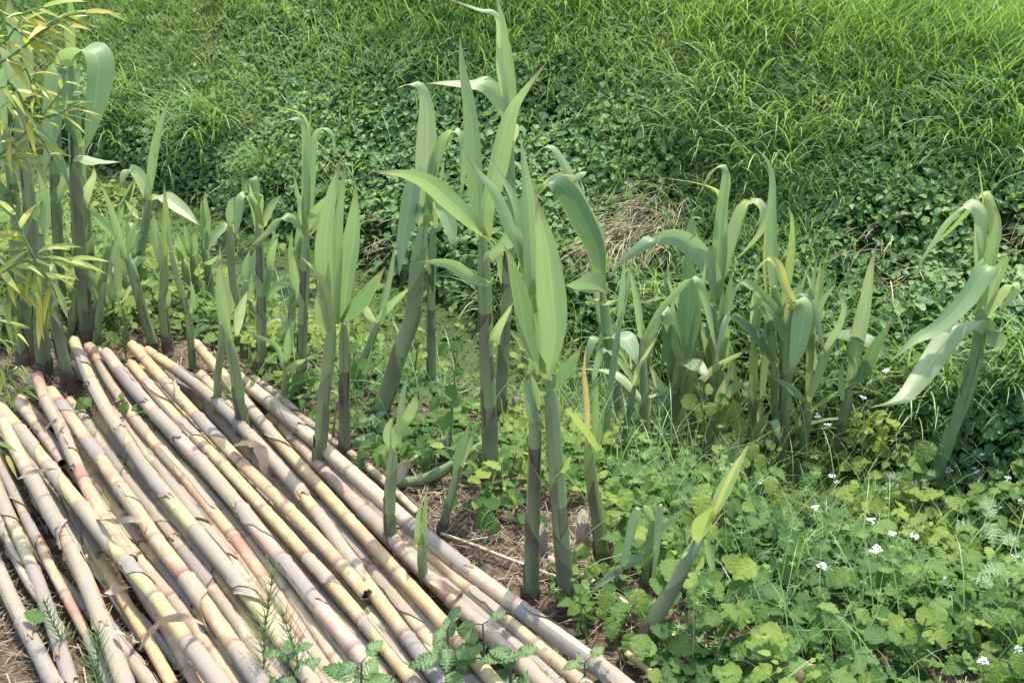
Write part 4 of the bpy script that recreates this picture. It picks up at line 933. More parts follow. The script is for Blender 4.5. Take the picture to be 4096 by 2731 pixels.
reed('tall reed with a looping top and one wide leaf arched far to the left', 'G', [(1130, 1080), (1185, 800), (1207, 600), (1218, 480)], 72, 62, [
    ([(1230, 430), (1240, 200), (1265, -83), (1288, -290), (1262, -340), (1200, -300), (1150, -203), (1118, -140)], 62, dict(c='l', z=-.03, phi=25)),
    ([(1240, 440), (1262, 197), (1275, -83), (1305, -250), (1290, -330), (1260, -338)], 62, dict(c='g', z=.02)),
    ([(1270, -100), (1235, -200), (1110, -243), (895, -275)], 22, dict(c='y', z=-.04, zb=.0)),
    ([(1245, 430), (1300, 200), (1340, 67), (1390, -83), (1440, -125), (1490, -83), (1488, 17), (1400, 137), (1310, 220)], 78, dict(c='p', z=.03, phi=35)),
    ([(1240, 450), (1212, 290), (1125, 150), (1005, 66), (885, 78), (785, 138), (685, 218), (622, 312)], 112, dict(c='b', z=-.16, phi=22, prof='w')),
    ([(1200, 498), (1130, 445), (1015, 400), (880, 432), (688, 468)], 84, dict(c='b', z=-.18, phi=30, prof='w')), ([(1225, 450), (1300, 420), (1345, 388)], 46, dict(c='l', z=-.03)),
    ([(1180, 130), (1110, 67), (1102, -30), (1155, -38)], 58, dict(c='g', z=.03, zb=.03)), ([(1215, 690), (1330, 660), (1408, 632)], 40, dict(c='b', z=-.04, phi=35))], purple=.4)
# --- right thicket
reed('tall spear topped reed rising over the right thicket', 'H', [(185, 1330), (200, 1000), (195, 700), (150, 450), (140, 350)], 70, 58, [
    ([(150, 450), (135, 217), (128, -83), (130, -250), (100, -363), (28, -442)], 68, dict(c='g', z=.02, tip=.3)), ([(180, 480), (215, 285), (240, 60), (232, -63), (203, -112)], 52, dict(c='y', z=-.02)),
    ([(100, 420), (85, 250), (95, -20), (128, -120)], 22, dict(c='Y', z=-.01))], purple=.5)
reed('reed with a drooping leaf flecked with yellow spots', 'H', [(170, 1420), (205, 1050), (215, 720), (238, 430)], 62, 44, [
    ([(240, 440), (190, 330), (160, 232), (110, 195), (60, 232), (-5, 305)], 56, dict(c='Y', z=-.04, phi=30)), ([(225, 470), (270, 425), (310, 470), (290, 640), (225, 880)], 116, dict(c='l', z=-.06, phi=14, prof='w')),
    ([(240, 460), (215, 470), (205, 560)], 40, dict(c='Y', z=-.02)), ([(225, 700), (150, 560), (60, 470), (-30, 500)], 60, dict(c='b', z=.04))], purple=.5, dy=-.03)
reed('reed with a twisted leaf reaching up and right like a ribbon', 'H', [(290, 1440), (318, 1180), (335, 990)], 66, 46, [
    ([(330, 1000), (345, 700), (352, 450), (370, 250), (408, 138)], 50, dict(c='g', z=.01)), ([(345, 1010), (400, 850), (470, 660), (508, 585), (540, 480), (515, 400), (486, 340)], 60, dict(c='p', z=-.03, phi=20)),
    ([(315, 1005), (240, 935), (160, 885), (118, 862)], 52, dict(c='b', z=-.05, phi=30)), ([(350, 1065), (430, 1000), (492, 930)], 58, dict(c='l', tip=1, z=-.04)),
    ([(350, 690), (400, 645), (500, 640), (620, 652), (720, 690), (805, 772)], 98, dict(c='d', z=-.05, phi=22, prof='w', tip=.5, zb=.02)),
    ([(350, 700), (365, 450), (340, 320), (292, 225)], 40, dict(c='p', tip=.8, z=.02)), ([(300, 1180), (250, 1060), (215, 1000)], 40, dict(c='b', z=.02))], purple=.2)
reed('outer reed of the thicket with a dark green leaf folded up to the right', 'H', [(455, 1440), (520, 1180), (566, 930)], 72, 52, [
    ([(575, 900), (615, 680), (660, 450), (690, 250), (722, 108)], 92, dict(c='p', z=.01, prof='w')), ([(560, 900), (640, 850), (715, 690), (812, 543)], 84, dict(c='d', tip=1, z=-.05, prof='w')),
    ([(535, 1000), (520, 880), (530, 755)], 42, dict(c='g', tip=1, z=0)), ([(600, 800), (560, 700), (590, 560)], 52, dict(c='g', z=.03))], purple=1)
reed('low reed pushing a flat spear leaf out to the right over the flowers', 'H', [(20, 1390), (40, 1210), (60, 1000)], 62, 46, [
    ([(100, 1200), (300, 1150), (450, 1112), (628, 1105)], 48, dict(c='b', z=-.06, phi=40)), ([(30, 1380), (50, 1150), (60, 1020), (85, 960)], 52, dict(c='p', tip=1, z=-.03)),
    ([(50, 1390), (120, 1330), (140, 1200), (110, 1120)], 56, dict(c='b', z=-.04)), ([(40, 1000), (20, 700), (40, 560)], 56, dict(c='y', tip=1, z=0)), ([(60, 1000), (90, 750), (140, 500)], 46, dict(c='l', z=.02))], purple=.6)
reed('big reed at the far right leaning right, crowned with yellow drooping leaves', 'H', [(1030, 1560), (1100, 1310), (1180, 1110), (1250, 900), (1300, 700), (1322, 500), (1335, 380)], 96, 62, [
    ([(1335, 420), (1330, 117), (1325, -60), (1240, -118), (1130, -33), (1050, 87), (980, 197), (935, 300)], 74, dict(c='p', z=-.04, phi=28, tip=.5)),
    ([(1345, 400), (1390, 197), (1400, 17), (1370, -133), (1325, -183), (1255, -100), (1150, 17), (1000, 157), (978, 240)], 58, dict(c='y', z=.02, phi=30)),
    ([(1350, 400), (1375, 207), (1412, 30), (1405, -80), (1370, -110)], 82, dict(c='l', z=-.02, phi=14)), ([(1330, 380), (1320, 100), (1322, -100)], 56, dict(c='y', z=.0)),
    ([(1330, -60), (1325, -183), (1308, -303), (1288, -395)], 10, dict(c='y', z=0, zb=0)),
    ([(1335, 530), (1390, 350), (1425, 240), (1340, 262), (1225, 425), (1065, 585), (930, 660), (798, 782)], 116, dict(c='l', z=-.20, phi=16, tip=.3, prof='n')),
    ([(1305, 660), (1350, 590), (1290, 545), (1180, 580), (1085, 715), (965, 880), (860, 985), (676, 1042)], 128, dict(c='p', z=-.24, phi=8, tip=.8, prof='w')),
    ([(1335, 560), (1420, 440), (1490, 350), (1505, 375), (1400, 520)], 78, dict(c='p', z=-.03, phi=25)), ([(1300, 725), (1390, 700), (1410, 655), (1345, 608)], 76, dict(c='b', z=-.04, phi=30)),
    ([(1265, 960), (1225, 870), (1248, 785)], 96, dict(c='d', tip=1, z=-.03, phi=15)), ([(1210, 1260), (1230, 1220), (1240, 1150)], 26, dict(c='y', z=0))], col='l', purple=.15, lean=.04)
reed('fat purple shoot leaning hard right in the foreground weeds', 'K', [(885, 1385), (985, 1150), (1085, 970), (1180, 780), (1262, 650)], 138, 76, [
    ([(1250, 690), (1275, 590), (1320, 520), (1385, 430)], 135, dict(c='y', z=-.02, phi=12, prof='w', tip=.8)), ([(1330, 560), (1400, 400), (1470, 250), (1560, 75)], 105, dict(c='l', z=-.01, phi=15, prof='w', tip=0)),
    ([(1330, 540), (1390, 380), (1450, 250), (1545, 85)], 36, dict(c='Y', z=-.03, zb=-.03)), ([(1300, 670), (1325, 800), (1355, 945)], 62, dict(c='l', z=.02, phi=15)),
    ([(1160, 820), (1165, 760), (1195, 735)], 44, dict(c='p', z=-.01)), ([(1180, 850), (1240, 840), (1270, 740)], 46, dict(c='y', z=-.01))], purple=1, lean=.03)
reed('small reed with three ribbon leaves bent over to the ground', 'K', [(905, 1010), (930, 800), (958, 600), (980, 480)], 70, 52, [
    ([(960, 570), (905, 470), (850, 530), (800, 720), (728, 935)], 78, dict(c='l', z=-.04, phi=16)), ([(985, 530), (1005, 445), (992, 650), (970, 850), (945, 992)], 56, dict(c='p', z=-.03, phi=20)),
    ([(945, 835), (870, 800), (740, 850), (555, 1005)], 84, dict(c='b', z=-.06, phi=30)), ([(995, 645), (1080, 550), (1172, 458)], 46, dict(c='l', z=.02)), ([(975, 560), (960, 480), (985, 435)], 66, dict(c='g', z=.01))], purple=.6)
# --- shoots standing in the canes
reed('pale stemmed shoot standing right among the canes at the centre', 'F', [(805, 1876), (795, 1620), (806, 1420), (818, 1275)], 84, 56, [
    ([(805, 1290), (785, 1190), (822, 1078)], 52, dict(c='l', tip=1, z=-.01, prof='w')), ([(825, 1290), (850, 1180), (920, 1070), (952, 940)], 84, dict(c='l', tip=1, z=-.02, prof='w')), ([(838, 1180), (868, 980), (906, 828)], 42, dict(c='g', z=.02))], purple=.75)
reed('short split shoot sprouting between the canes', 'J', [(1112, 1015), (1082, 800), (1086, 620)], 78, 58, [
    ([(1070, 700), (1058, 560), (1082, 395)], 58, dict(c='l', tip=.6, z=-.01, prof='s')), ([(1095, 700), (1102, 500), (1110, 335)], 52, dict(c='l', tip=.4, z=.0, prof='s')), ([(1060, 730), (1078, 680)], 30, dict(c='Y', z=-.01))], purple=.2)
reed('thin shoot leaning right beside the crooked lying shoot', 'J', [(1190, 645), (1262, 400), (1310, 200)], 58, 44, [
    ([(1300, 260), (1335, 90), (1382, -70)], 80, dict(c='l', z=-.01, prof='w', tip=.4)), ([(1310, 240), (1370, 100), (1400, -20)], 40, dict(c='p', z=.01))], purple=.6)
reed('crooked shoot lying almost flat on the litter', 'J', [(845, 345), (960, 315), (1090, 290), (1200, 240), (1275, 185)], 62, 66, [
    ([(1280, 195), (1380, 150), (1420, 90), (1500, 30)], 66, dict(c='l', tip=.5, z=.04, prof='w')), ([(930, 370), (1060, 360), (1180, 350), (1245, 330)], 34, dict(c='p', tip=1, z=-.02))], purple=.7)
reed('front left shoot rising from the middle of the canes, leaves split in two spears', 'E', [(1410, 1290), (1372, 1050), (1335, 800), (1302, 640)], 84, 52, [
    ([(1318, 650), (1278, 480), (1255, 300), (1265, 168)], 62, dict(c='g', z=0, prof='w')), ([(1340, 630), (1365, 500), (1412, 373)], 62, dict(c='p', z=-.02, prof='w')), ([(1295, 600), (1300, 400), (1252, 230)], 48, dict(c='p', tip=1, z=.01))], purple=1)
reed('thin stem just left of the front left shoot', 'E', [(1240, 1175), (1242, 900), (1262, 700), (1265, 560)], 50, 34, [([(1265, 570), (1250, 420), (1262, 330)], 36, dict(z=.01))], purple=.5)
# --- left of centre
reed('double spear reed beyond the canes with a leaf to each side', 'E', [(1478, 890), (1490, 600), (1485, 300), (1470, -10)], 56, 42, [
    ([(1472, 0), (1440, 17 - 283), (1402, -180), (1383, -290)], 68, dict(c='g', z=.01, prof='w')), ([(1482, -10), (1475, 17 - 200), (1452, -120), (1420, -240)], 55, dict(c='p', z=-.01)),
    ([(1478, 20), (1430, -120), (1385, 137 - 283), (1340, 97)], 62, dict(c='l', z=-.03, prof='w')), ([(1490, 0), (1540, 177 - 283), (1610, 110 - 283)], 50, dict(c='g', z=-.03))], purple=.8)
reed('narrow companion standing close left of the double spear reed', 'E', [(1395, 760), (1370, 500), (1325, 300), (1312, 0)], 44, 36, [([(1315, 10), (1318, -120), (1352, -170)], 48, dict(c='g', z=0, prof='w'))], purple=.6)
reed('reed with two thin leaves hooked over at its top, left of the close pair', 'F', [(290, 1000), (298, 600), (312, 300), (320, 40)], 58, 46, [
    ([(318, 60), (322, -283), (312, -533), (292, -595), (232, -605), (160, -573), (105, -522)], 52, dict(c='g', z=-.04, phi=30)), ([(335, 40), (350, -283), (362, -483), (392, -545), (440, -548), (480, -480), (480, -330)], 46, dict(c='g', z=.03, phi=30)),
    ([(335, 0), (342, -483), (345, -633), (356, -735)], 24, dict(c='g', z=0)), ([(335, -520), (325, -583), (270, -643), (98, -685)], 13, dict(c='y', z=-.02, zb=0)),
    ([(325, 50), (400, -100), (482, -195)], 62, dict(c='l', z=-.03)), ([(345, 60), (440, -80), (500, -200), (560, -252), (620, -195)], 58, dict(c='b', z=.04, phi=35)),
    ([(312, 20), (230, -42), (160, -32), (90, 48), (-20, 140)], 44, dict(c='g', z=-.05, phi=35)), ([(295, 30), (290, -130), (270, -180), (250, -305)], 38, dict(c='g', z=.02)), ([(300, 60), (285, -60), (305, -180)], 40, dict(c='l', tip=1, z=-.01))], purple=1)
reed('thin leaning shoot between the close pair and the thick leaning shoot', 'F', [(585, 920), (640, 780), (690, 660), (728, 555)], 50, 36, [
    ([(735, 540), (780, 360), (805, 250), (832, 88)], 40, dict(c='g', z=.01)), ([(728, 555), (820, 445), (935, 338)], 46, dict(c='l', z=-.03)), ([(720, 560), (668, 480), (632, 395)], 46, dict(c='p', z=-.02))], purple=.6)
reed('small grassy shoot low behind the stack with limp leaves', 'F', [(200, 1020), (205, 860), (215, 740)], 40, 32, [
    ([(210, 800), (225, 640), (260, 540), (305, 522)], 52, dict(c='l', z=-.03)), ([(215, 860), (300, 770), (385, 760)], 70, dict(c='l', z=-.05, phi=35, prof='w')), ([(200, 830), (150, 690), (60, 640), (-20, 600)], 34, dict(c='l', z=-.03)),
    ([(215, 900), (270, 860), (300, 780)], 40, dict(c='g', z=.02)), ([(200, 1060), (300, 1010), (385, 985)], 36, dict(c='l', z=-.03, phi=40)), ([(230, 985), (290, 970), (390, 975)], 50, dict(c='g', z=-.03, phi=40))], purple=.1)
reed('reed with a green and a purple tipped leaf by the left pair', 'F', [(225, 800), (235, 600), (245, 430), (255, 330)], 46, 38, [([(255, 350), (235, 150), (240, 20)], 40, dict(c='g', z=.01)), ([(235, 460), (270, 400), (262, 290), (238, 140)], 66, dict(c='l', z=-.01, prof='w')), ([(235, 620), (180, 540), (90, 590), (85, 690)], 46, dict(c='p', z=-.04))], purple=.5)
# --- far left
reed('thick reed at the left with a big curled green leaf on its top', 'A', [(495, 1985), (472, 1583), (442, 1283), (430, 900), (422, 600), (402, 380)], 80, 56, [
    ([(400, 390), (385, 200), (400, 60), (385, -60)], 66, dict(c='y', z=.01, prof='w')), ([(400, 385), (412, 325), (465, 290), (530, 298), (562, 375), (547, 540), (508, 760), (478, 875)], 118, dict(c='l', z=-.07, phi=50, prof='n')),
    ([(430, 880), (540, 912), (610, 918), (690, 926)], 58, dict(c='p', z=-.04, phi=35)), ([(440, 840), (400, 745), (368, 635)], 68, dict(c='d', z=-.02, tip=1)), ([(425, 520), (470, 530), (495, 545)], 50, dict(c='p', z=-.02))], purple=1)
reed('reed carrying a broad blue leaf folded flat and hanging down at the left', 'A', [(355, 1830), (335, 1500), (322, 1200), (312, 950), (340, 650)], 62, 44, [
    ([(345, 680), (395, 470), (385, 400), (335, 405), (312, 560), (290, 780), (245, 1010)], 128, dict(c='b', z=-.05, phi=14, prof='w')), ([(320, 1120), (370, 1030), (440, 940), (470, 900)], 62, dict(c='p', z=.03)), ([(320, 1150), (380, 1020), (420, 900)], 50, dict(c='l', z=-.02))], purple=.6)
reed('dark stemmed reed near the left edge behind the bamboo leaves', 'A', [(255, 2160), (220, 1700), (188, 1380), (160, 1100), (130, 850), (105, 560)], 84, 56, [
    ([(110, 560), (60, 420), (20, 300), (-60, 250)], 90, dict(c='b', z=-.03)), ([(115, 580), (130, 330), (60, 100), (50, -40)], 110, dict(c='g', z=.02, prof='w')), ([(190, 1250), (240, 1180), (270, 1110)], 60, dict(c='d', z=-.02)), ([(150, 700), (230, 760), (330, 900), (400, 1080)], 60, dict(c='d', z=-.05))], purple=.8)
reed('dark green reed at the left edge with a cupped leaf', 'A', [(180, 2100), (120, 1568), (95, 1280), (60, 950), (15, 680)], 66, 50, [
    ([(90, 1090), (40, 1150), (-20, 1090), (-40, 980)], 110, dict(c='d', z=-.04, prof='w')), ([(20, 700), (-10, 500), (60, 380), (160, 420)], 80, dict(c='b', z=-.03)), ([(60, 950), (0, 760), (-40, 640)], 70, dict(c='d', z=.02)), ([(90, 1240), (40, 1190), (-20, 1150)], 46, dict(c='l', z=-.03))], purple=.7)
reed('dark footed reed leaning left behind the stack tops', 'E', [(400, 940), (345, 700), (300, 450), (262, 330), (230, 60)], 72, 48, [([(235, 80), (250, -150), (210, -320)], 60, dict(c='g', z=.01)), ([(262, 330), (340, 420), (390, 540)], 46, dict(c='l', z=-.03))], purple=1)
reed('purple stemmed reed with a pink edged curled leaf, left group', 'A', [(545, 1890), (520, 1568), (495, 1300), (475, 1000)], 58, 44, [
    ([(480, 1180), (500, 1080), (535, 1000), (530, 940)], 56, dict(c='p', tip=1, z=-.02)), ([(480, 1010), (470, 850), (490, 760)], 40, dict(c='l', z=.01)), ([(500, 1190), (560, 1260), (640, 1340), (740, 1470)], 46, dict(c='g', z=-.04))], purple=1)
reed('slender reed with a tall twisted spear and a pale hooked leaf, left group', 'A', [(760, 1740), (785, 1540), (830, 1280), (850, 1130)], 52, 38, [
    ([(850, 1140), (878, 900), (915, 720), (968, 556)], 54, dict(c='g', z=.01, prof='w')), ([(845, 1130), (805, 1020), (755, 968), (708, 990), (684, 1085)], 70, dict(c='p', z=-.04, phi=25)),
    ([(855, 1145), (930, 1135), (1030, 1195), (1135, 1282)], 64, dict(c='p', z=-.05, phi=28)), ([(840, 1255), (780, 1235), (708, 1138)], 52, dict(c='p', z=.02)), ([(880, 900), (890, 760), (912, 560)], 16, dict(c='y', z=0)), ([(815, 1330), (790, 1320), (745, 1440)], 44, dict(c='p', z=-.02))], purple=.7)
reed('short spear shoot right of the slender twisted reed', 'E', [(960, 730), (932, 500), (938, 250), (935, 180)], 54, 40, [([(930, 260), (890, 67), (872, -80)], 58, dict(c='l', z=-.01, prof='w')), ([(940, 220), (945, -50), (935, -250)], 48, dict(c='y', z=.01)), ([(925, 480), (960, 430), (965, 360)], 42, dict(c='l', tip=1, z=-.01))], purple=.4)
reed('bent dark shoot leaning left beyond the stack top', 'E', [(885, 720), (812, 480), (752, 250), (720, 170)], 58, 42, [([(725, 190), (640, -80), (565, -260)], 44, dict(c='g', z=.0)), ([(720, 180), (740, 60), (800, -50)], 36, dict(c='l', z=.01))], purple=.7)
reed('bright green broad bladed sprout behind the tops of the canes', 'E', [(665, 620), (660, 500), (658, 420)], 40, 36, [([(655, 440), (605, 320), (538, 178)], 86, dict(c='l', z=-.03, prof='w')), ([(660, 430), (662, 200), (648, -10)], 50, dict(c='g', z=.01)), ([(672, 450), (720, 390), (752, 330)], 38, dict(c='p', z=-.02))], purple=.1)
reed('skinny shoot leaning left with a side leaf, right of the bent dark shoot', 'E', [(1100, 820), (1072, 520), (1010, 300), (975, 150)], 40, 28, [([(1072, 520), (1020, 510), (950, 485)], 36, dict(c='l', z=-.02)), ([(980, 160), (960, 40), (975, -60)], 32, dict(z=.01)), ([(1075, 500), (1095, 400), (1085, 300)], 34, dict(c='l', z=0))], purple=.4)
# --- smaller shoots crowded among the taller ones (nothing tells one from the next)
def filler(n, boxes, label, group, hpx, wpx, seed, cols='glpb', nl=3):
    g = random.Random(seed)
    for i in range(n):
        x0, y0, x1, y1 = boxes[i % len(boxes)]; x, y = g.uniform(x0, x1), g.uniform(y0, y1); h = g.uniform(*hpx); w_ = g.uniform(*wpx); lx = g.uniform(-.12, .12) * h
        st = [(x, y), (x + lx * .4, y - h * .3), (x + lx, y - h * .62)]; L_ = []
        for k in range(nl):
            d = g.choice((-1, 1)); q = g.random()
            if q < .68 or k == 0: L_.append(([st[2], (st[2][0] + lx * .3 + d * 4, y - h * .78), (st[2][0] + lx + d * g.uniform(0, 25), y - h * g.uniform(.9, 1.1))], w_ * g.uniform(.8, 1.2), dict(c=g.choice(cols))))
            elif q < .88: L_.append(([st[2], (st[2][0] + d * h * .12, y - h * .8), (st[2][0] + d * h * .28, y - h * .9), (st[2][0] + d * h * .38, y - h * g.uniform(.5, .75))], w_ * 1.1, dict(c=g.choice(cols))))
            else: L_.append(([st[1], (st[1][0] + d * h * .15, y - h * .45), (st[1][0] + d * h * .35, y - h * g.uniform(.4, .7))], w_ * 1.1, dict(c=g.choice(cols))))
        reed(label, 'D', st, w_ * 1.05, w_ * .8, L_, col=g.choice('glp'), purple=g.uniform(.1, .7), group=group, salt=i * 977 + seed)
filler(22, [(1440, 980, 1580, 1090), (1600, 1000, 1760, 1100), (1700, 960, 1900, 1080), (1380, 940, 1500, 1060), (1560, 960, 1720, 1060)], 'slim young reed shoot crowded among the taller reeds of the right thicket', 'slim shoots in the right thicket', (230, 470), (15, 23), 3, 'gglpb', 3)
filler(16, [(210, 640, 460, 790), (470, 660, 720, 830)], 'slim young reed shoot between the left reeds and the close pair', 'slim shoots at the left', (110, 230), (12, 20), 4, 'gl')
filler(10, [(0, 700, 240, 860)], 'slim dark shoot among the left reeds under the bamboo leaves', 'slim shoots under the bamboo', (150, 330), (16, 26), 8, 'gdb')
filler(7, [(1560, 1080, 1760, 1180), (1180, 800, 1330, 1000)], 'low green reed sprout in the weeds at the foot of tall reeds', 'low reed sprouts', (90, 170), (18, 26), 6, 'lg', 2)
# ------------------------------------------------------------------ bamboo sprays at the left, brambles, nettles, flowers, horsetails
def one_mesh(name, tpl, pos, size, nor, dr, tint, mat, parent, base):
    P, F, UV, nv = placed(tpl, np.array(pos), np.array(size), np.array(nor), np.array(dr))
    return link(name, mkmesh(name, P - base, F, mat, UV, {'tint': np.repeat(np.clip(tint, 0, 1), nv)}, smooth=False), parent)
def bamboo(label, f, Y, twigs, leafpx, seed, tint=.5, dens=1.0, droop=.35):
    g = random.Random(seed); m = mpp(f, Y); base = atY(f, twigs[0][0][0], twigs[0][0][1], Y)
    root = thing('bamboo_branch', label, 'bamboo', base, 'bamboo branches at the left edge')
    for tw in twigs:
        P, L = spline(np.array([atY(f, p[0], p[1], Y + (p[2] if len(p) > 2 else 0)) for p in tw]), 30); v, F, uv = tube(P, np.linspace(.0022, .0009, 30), 6)
        link('twig', mkmesh('twig', v - base, F, M['weedstem'], uv), root, color=(1, 1, 1, 1))
        T = tangents(P); nl = int(L / (leafpx * m) * 3.6 * dens) + 2
        for k in range(nl):
            i = int((.08 + .92 * (k + 1) / nl) * 29); i = min(29, i); a = g.uniform(-1.25, 1.25) if k < nl - 1 else 0
            sd_ = nrm(np.cross(T[i], np.array((g.uniform(-.5, .5), -1, g.uniform(-.3, .6)))))
            d = nrm(T[i] * math.cos(a) + sd_ * math.sin(a) + np.array((0, g.uniform(-.55, .55), -g.uniform(0, droop) * 1.6)))
            nn = nrm(np.array((g.uniform(-.7, .7), g.uniform(-.9, .3), 1.)))
            one_mesh('leaf', BAMB, [P[i]], [leafpx * m * g.uniform(.55, 1.12)], [nn], [d], [g.gauss(tint, .22)], M['bamboo'], root, base)
bamboo('upper spray of yellow green bamboo leaves at the top left corner', 'A', 1.85, [[(-60, 400), (120, 280), (250, 180), (400, 85), (600, 62)], [(30, 130), (120, 190), (180, 240)], [(-40, 30), (60, 90), (250, 40)], [(100, 300), (160, 420), (200, 560)], [(-60, 200), (20, 240), (120, 110)], [(200, 200), (330, 110), (390, 150)]], 190, 1, .66)
bamboo('middle spray of thin bamboo twigs with yellowing leaves at the left edge', 'A', 1.8, [[(-60, 930), (60, 830), (180, 720), (290, 600), (380, 470)], [(60, 470), (120, 560), (160, 700)], [(-40, 640), (40, 740), (70, 850)], [(150, 740), (230, 790), (280, 880)], [(220, 680), (330, 650), (430, 600)], [(-50, 520), (40, 500), (60, 620)], [(-60, 880), (10, 900), (90, 880)]], 170, 2, .6)
bamboo('dense lower spray of long drooping bamboo leaves beside the dark reeds', 'E', 1.72, [[(-60, 330), (60, 240), (190, 180), (300, 120)], [(190, 180), (330, 200), (450, 190)], [(150, 200), (220, 350), (240, 470)], [(60, 240), (40, 400), (90, 520)], [(190, 180), (130, 60), (80, -60)], [(-40, 300), (60, 330), (190, 300)], [(190, 190), (280, 320), (330, 420)]], 230, 3, .5, 1.15)
bamboo('lowest bamboo spray with small yellow green leaves near the cane ends', 'E', 1.66, [[(-60, 900), (40, 860), (120, 800)], [(-40, 620), (30, 680), (60, 760)], [(-50, 760), (30, 850), (110, 950)], [(-40, 980), (60, 960), (150, 920)], [(-50, 540), (40, 560), (100, 620)]], 130, 4, .55, 1.0)
bamboo('bamboo twigs reaching in from the left edge above the canes', 'I', 1.30, [[(-330, -260), (-200, -120), (-60, 40), (40, 140)], [(-420, 100), (-250, 120), (-110, 220)]], 170, 5, .5, 1.0)
# the rest of that bamboo stands just beyond the left edge and throws its dappled shade on the canes
for i, (x, y, z) in enumerate([(-1.12, 1.62, .62), (-1.22, 1.80, .80), (-1.05, 1.42, .50), (-1.30, 1.55, .95)]):
    g = random.Random(90 + i); root = thing('bamboo_branch', 'leafy bamboo branch rising out of view at the left edge', 'bamboo', (x, y, z), 'bamboo branches beyond the left edge')
    for j in range(6):
        P, L = spline(np.array([(x, y, z), (x + g.uniform(-.1, .15), y + g.uniform(-.12, .12), z + g.uniform(-.02, .1)), (x + g.uniform(-.08, .2), y + g.uniform(-.25, .25), z + g.uniform(-.1, .15))]), 16); v, F, uv = tube(P, np.linspace(.002, .001, 16), 5)
        b = np.array((x, y, z)); link('twig', mkmesh('twig', v - b, F, M['weedstem'], uv), root); T = tangents(P)
        for k in range(9):
            q = min(15, 3 + int(k * 1.5)); d = nrm(T[q] + np.array((g.uniform(-1, 1), g.uniform(-1, 1), g.uniform(-.8, .2)))); one_mesh('leaf', BAMB, [P[q]], [g.uniform(.08, .13)], [nrm(np.array((g.uniform(-.6, .6), g.uniform(-.6, .6), 1)))], [d], [g.gauss(.5, .2)], M['bamboo'], root, b)

def stem_line(p0, p1, bow, n=14):
    q = (p0 + p1) / 2 + np.asarray(bow); return spline(np.array([p0, q, p1]), n)[0]
def bramble(label, f, base, leaves, tint=.5, kind='bramble', dY=0.0, small=1.0):
    """leaves: (x, y, size px[, direction degrees, 0 = up the picture]) in crop pixels; the foot is on the ground under 'base'"""
    g = random.Random(hash_(label)); b = ground(f, *base); Y = b[1] + dY; m = mpp(f, Y)
    root = thing('bramble_shoot', label, 'bramble', b, 'bramble shoots')
    top = min(leaves, key=lambda q: q[1]); tp = atY(f, top[0], top[1], Y); S = stem_line(b - np.array((0, 0, .01)), tp, (g.uniform(-.01, .01), g.uniform(-.01, .01), 0)); v, F, uv = tube(S, np.linspace(.0024, .0012, len(S)), 6)
    link('stem', mkmesh('stem', v - b, F, M['weedstem'], uv), root)
    for j, q in enumerate(leaves):
        x, y, s_ = q[:3]; an = R(q[3] if len(q) > 3 else g.uniform(100, 260)); c = atY(f, x, y, Y + g.uniform(-.03, .02)); size = s_ * m * small
        right = np.array((1., 0, 0)); up = np.array((0, .35, .94)); d = right * math.sin(an) + up * math.cos(an) + np.array((0, g.uniform(-.5, -.1), 0))
        nn = nrm(np.array((g.uniform(-.35, .35), -.62 + g.uniform(-.25, .25), .78))); d = nrm(d - nn * d.dot(nn))
        foot = c - d * size * .5
        one_mesh('leaf', LEAF_BIG, [foot], [size], [nn], [d], [g.gauss(tint, .08)], M['bramble'], root, b)
        k = int(np.argmin(np.linalg.norm(S - foot, axis=1))); k = max(1, k - 2)
        if np.linalg.norm(S[k] - foot) > .006:
            v, F, uv = tube(stem_line(S[k], foot, (0, 0, .006), 6), .0011, 5); link('leaf_stalk', mkmesh('leaf_stalk', v - b, F, M['weedstem'], uv), root)
B_ = bramble
B_('bramble shoot with a wrinkled yellow green leaf left of the leaning fat shoot tip', 'K', (1230, 900), [(1262, 445, 175, 190), (1180, 540, 120, 150), (1330, 620, 110, 170), (1210, 690, 90, 200)], .85)
B_('low bramble with one round bright leaf at the front of the weeds', 'K', (700, 1350), [(700, 1225, 165, 180), (870, 1040, 150, 170), (660, 1050, 150, 200), (640, 1130, 100, 150)], .72)
B_('bramble sprig with five small pointed leaves before the front reed', 'K', (560, 1330), [(490, 970, 80, 330), (520, 1040, 75, 300), (460, 1110, 105, 240), (545, 1100, 70, 60), (555, 1010, 70, 20), (690, 970, 80, 310)], .62)
B_('tall raspberry like shoot with drooping pleated leaves in the right thicket', 'G', (1240, 1460), [(1130, 900, 75, 340), (1190, 930, 75, 20), (1090, 1010, 120, 110), (1150, 1070, 115, 190), (1280, 985, 95, 40), (1320, 1060, 130, 230), (1260, 1120, 125, 200), (1370, 1150, 120, 160), (1200, 1050, 90, 190)], .74)
B_('bramble shoot with hanging yellow leaves over the tip of the leaning shoot', 'H', (20, 1640), [(10, 1290, 110, 190), (60, 1350, 100, 160), (120, 1480, 120, 190), (170, 1560, 110, 200), (40, 1440, 90, 230)], .82)
B_('small bramble top of two pleated leaves beside the lowest flat spear leaf', 'H', (205, 1200), [(140, 965, 95, 200), (190, 980, 85, 160), (200, 930, 70, 60)], .78)
B_('bramble with a broad bright leaf at the foot of the far right reed', 'L', (1060, 620), [(1100, 125, 170, 230), (1060, 200, 150, 110), (950, 570, 175, 190), (1050, 600, 110, 170)], .66)
B_('bramble with two folded yellow green leaves among the white flowers', 'L', (800, 640), [(770, 300, 110, 180), (730, 400, 120, 130), (800, 260, 90, 60), (830, 390, 80, 240), (780, 660, 130, 190)], .85)
B_('bramble with pale green leaves below the twin reeds at the right', 'L', (360, 560), [(360, 320, 150, 210), (320, 530, 175, 110), (390, 620, 110, 200), (450, 620, 90, 170)], .58)
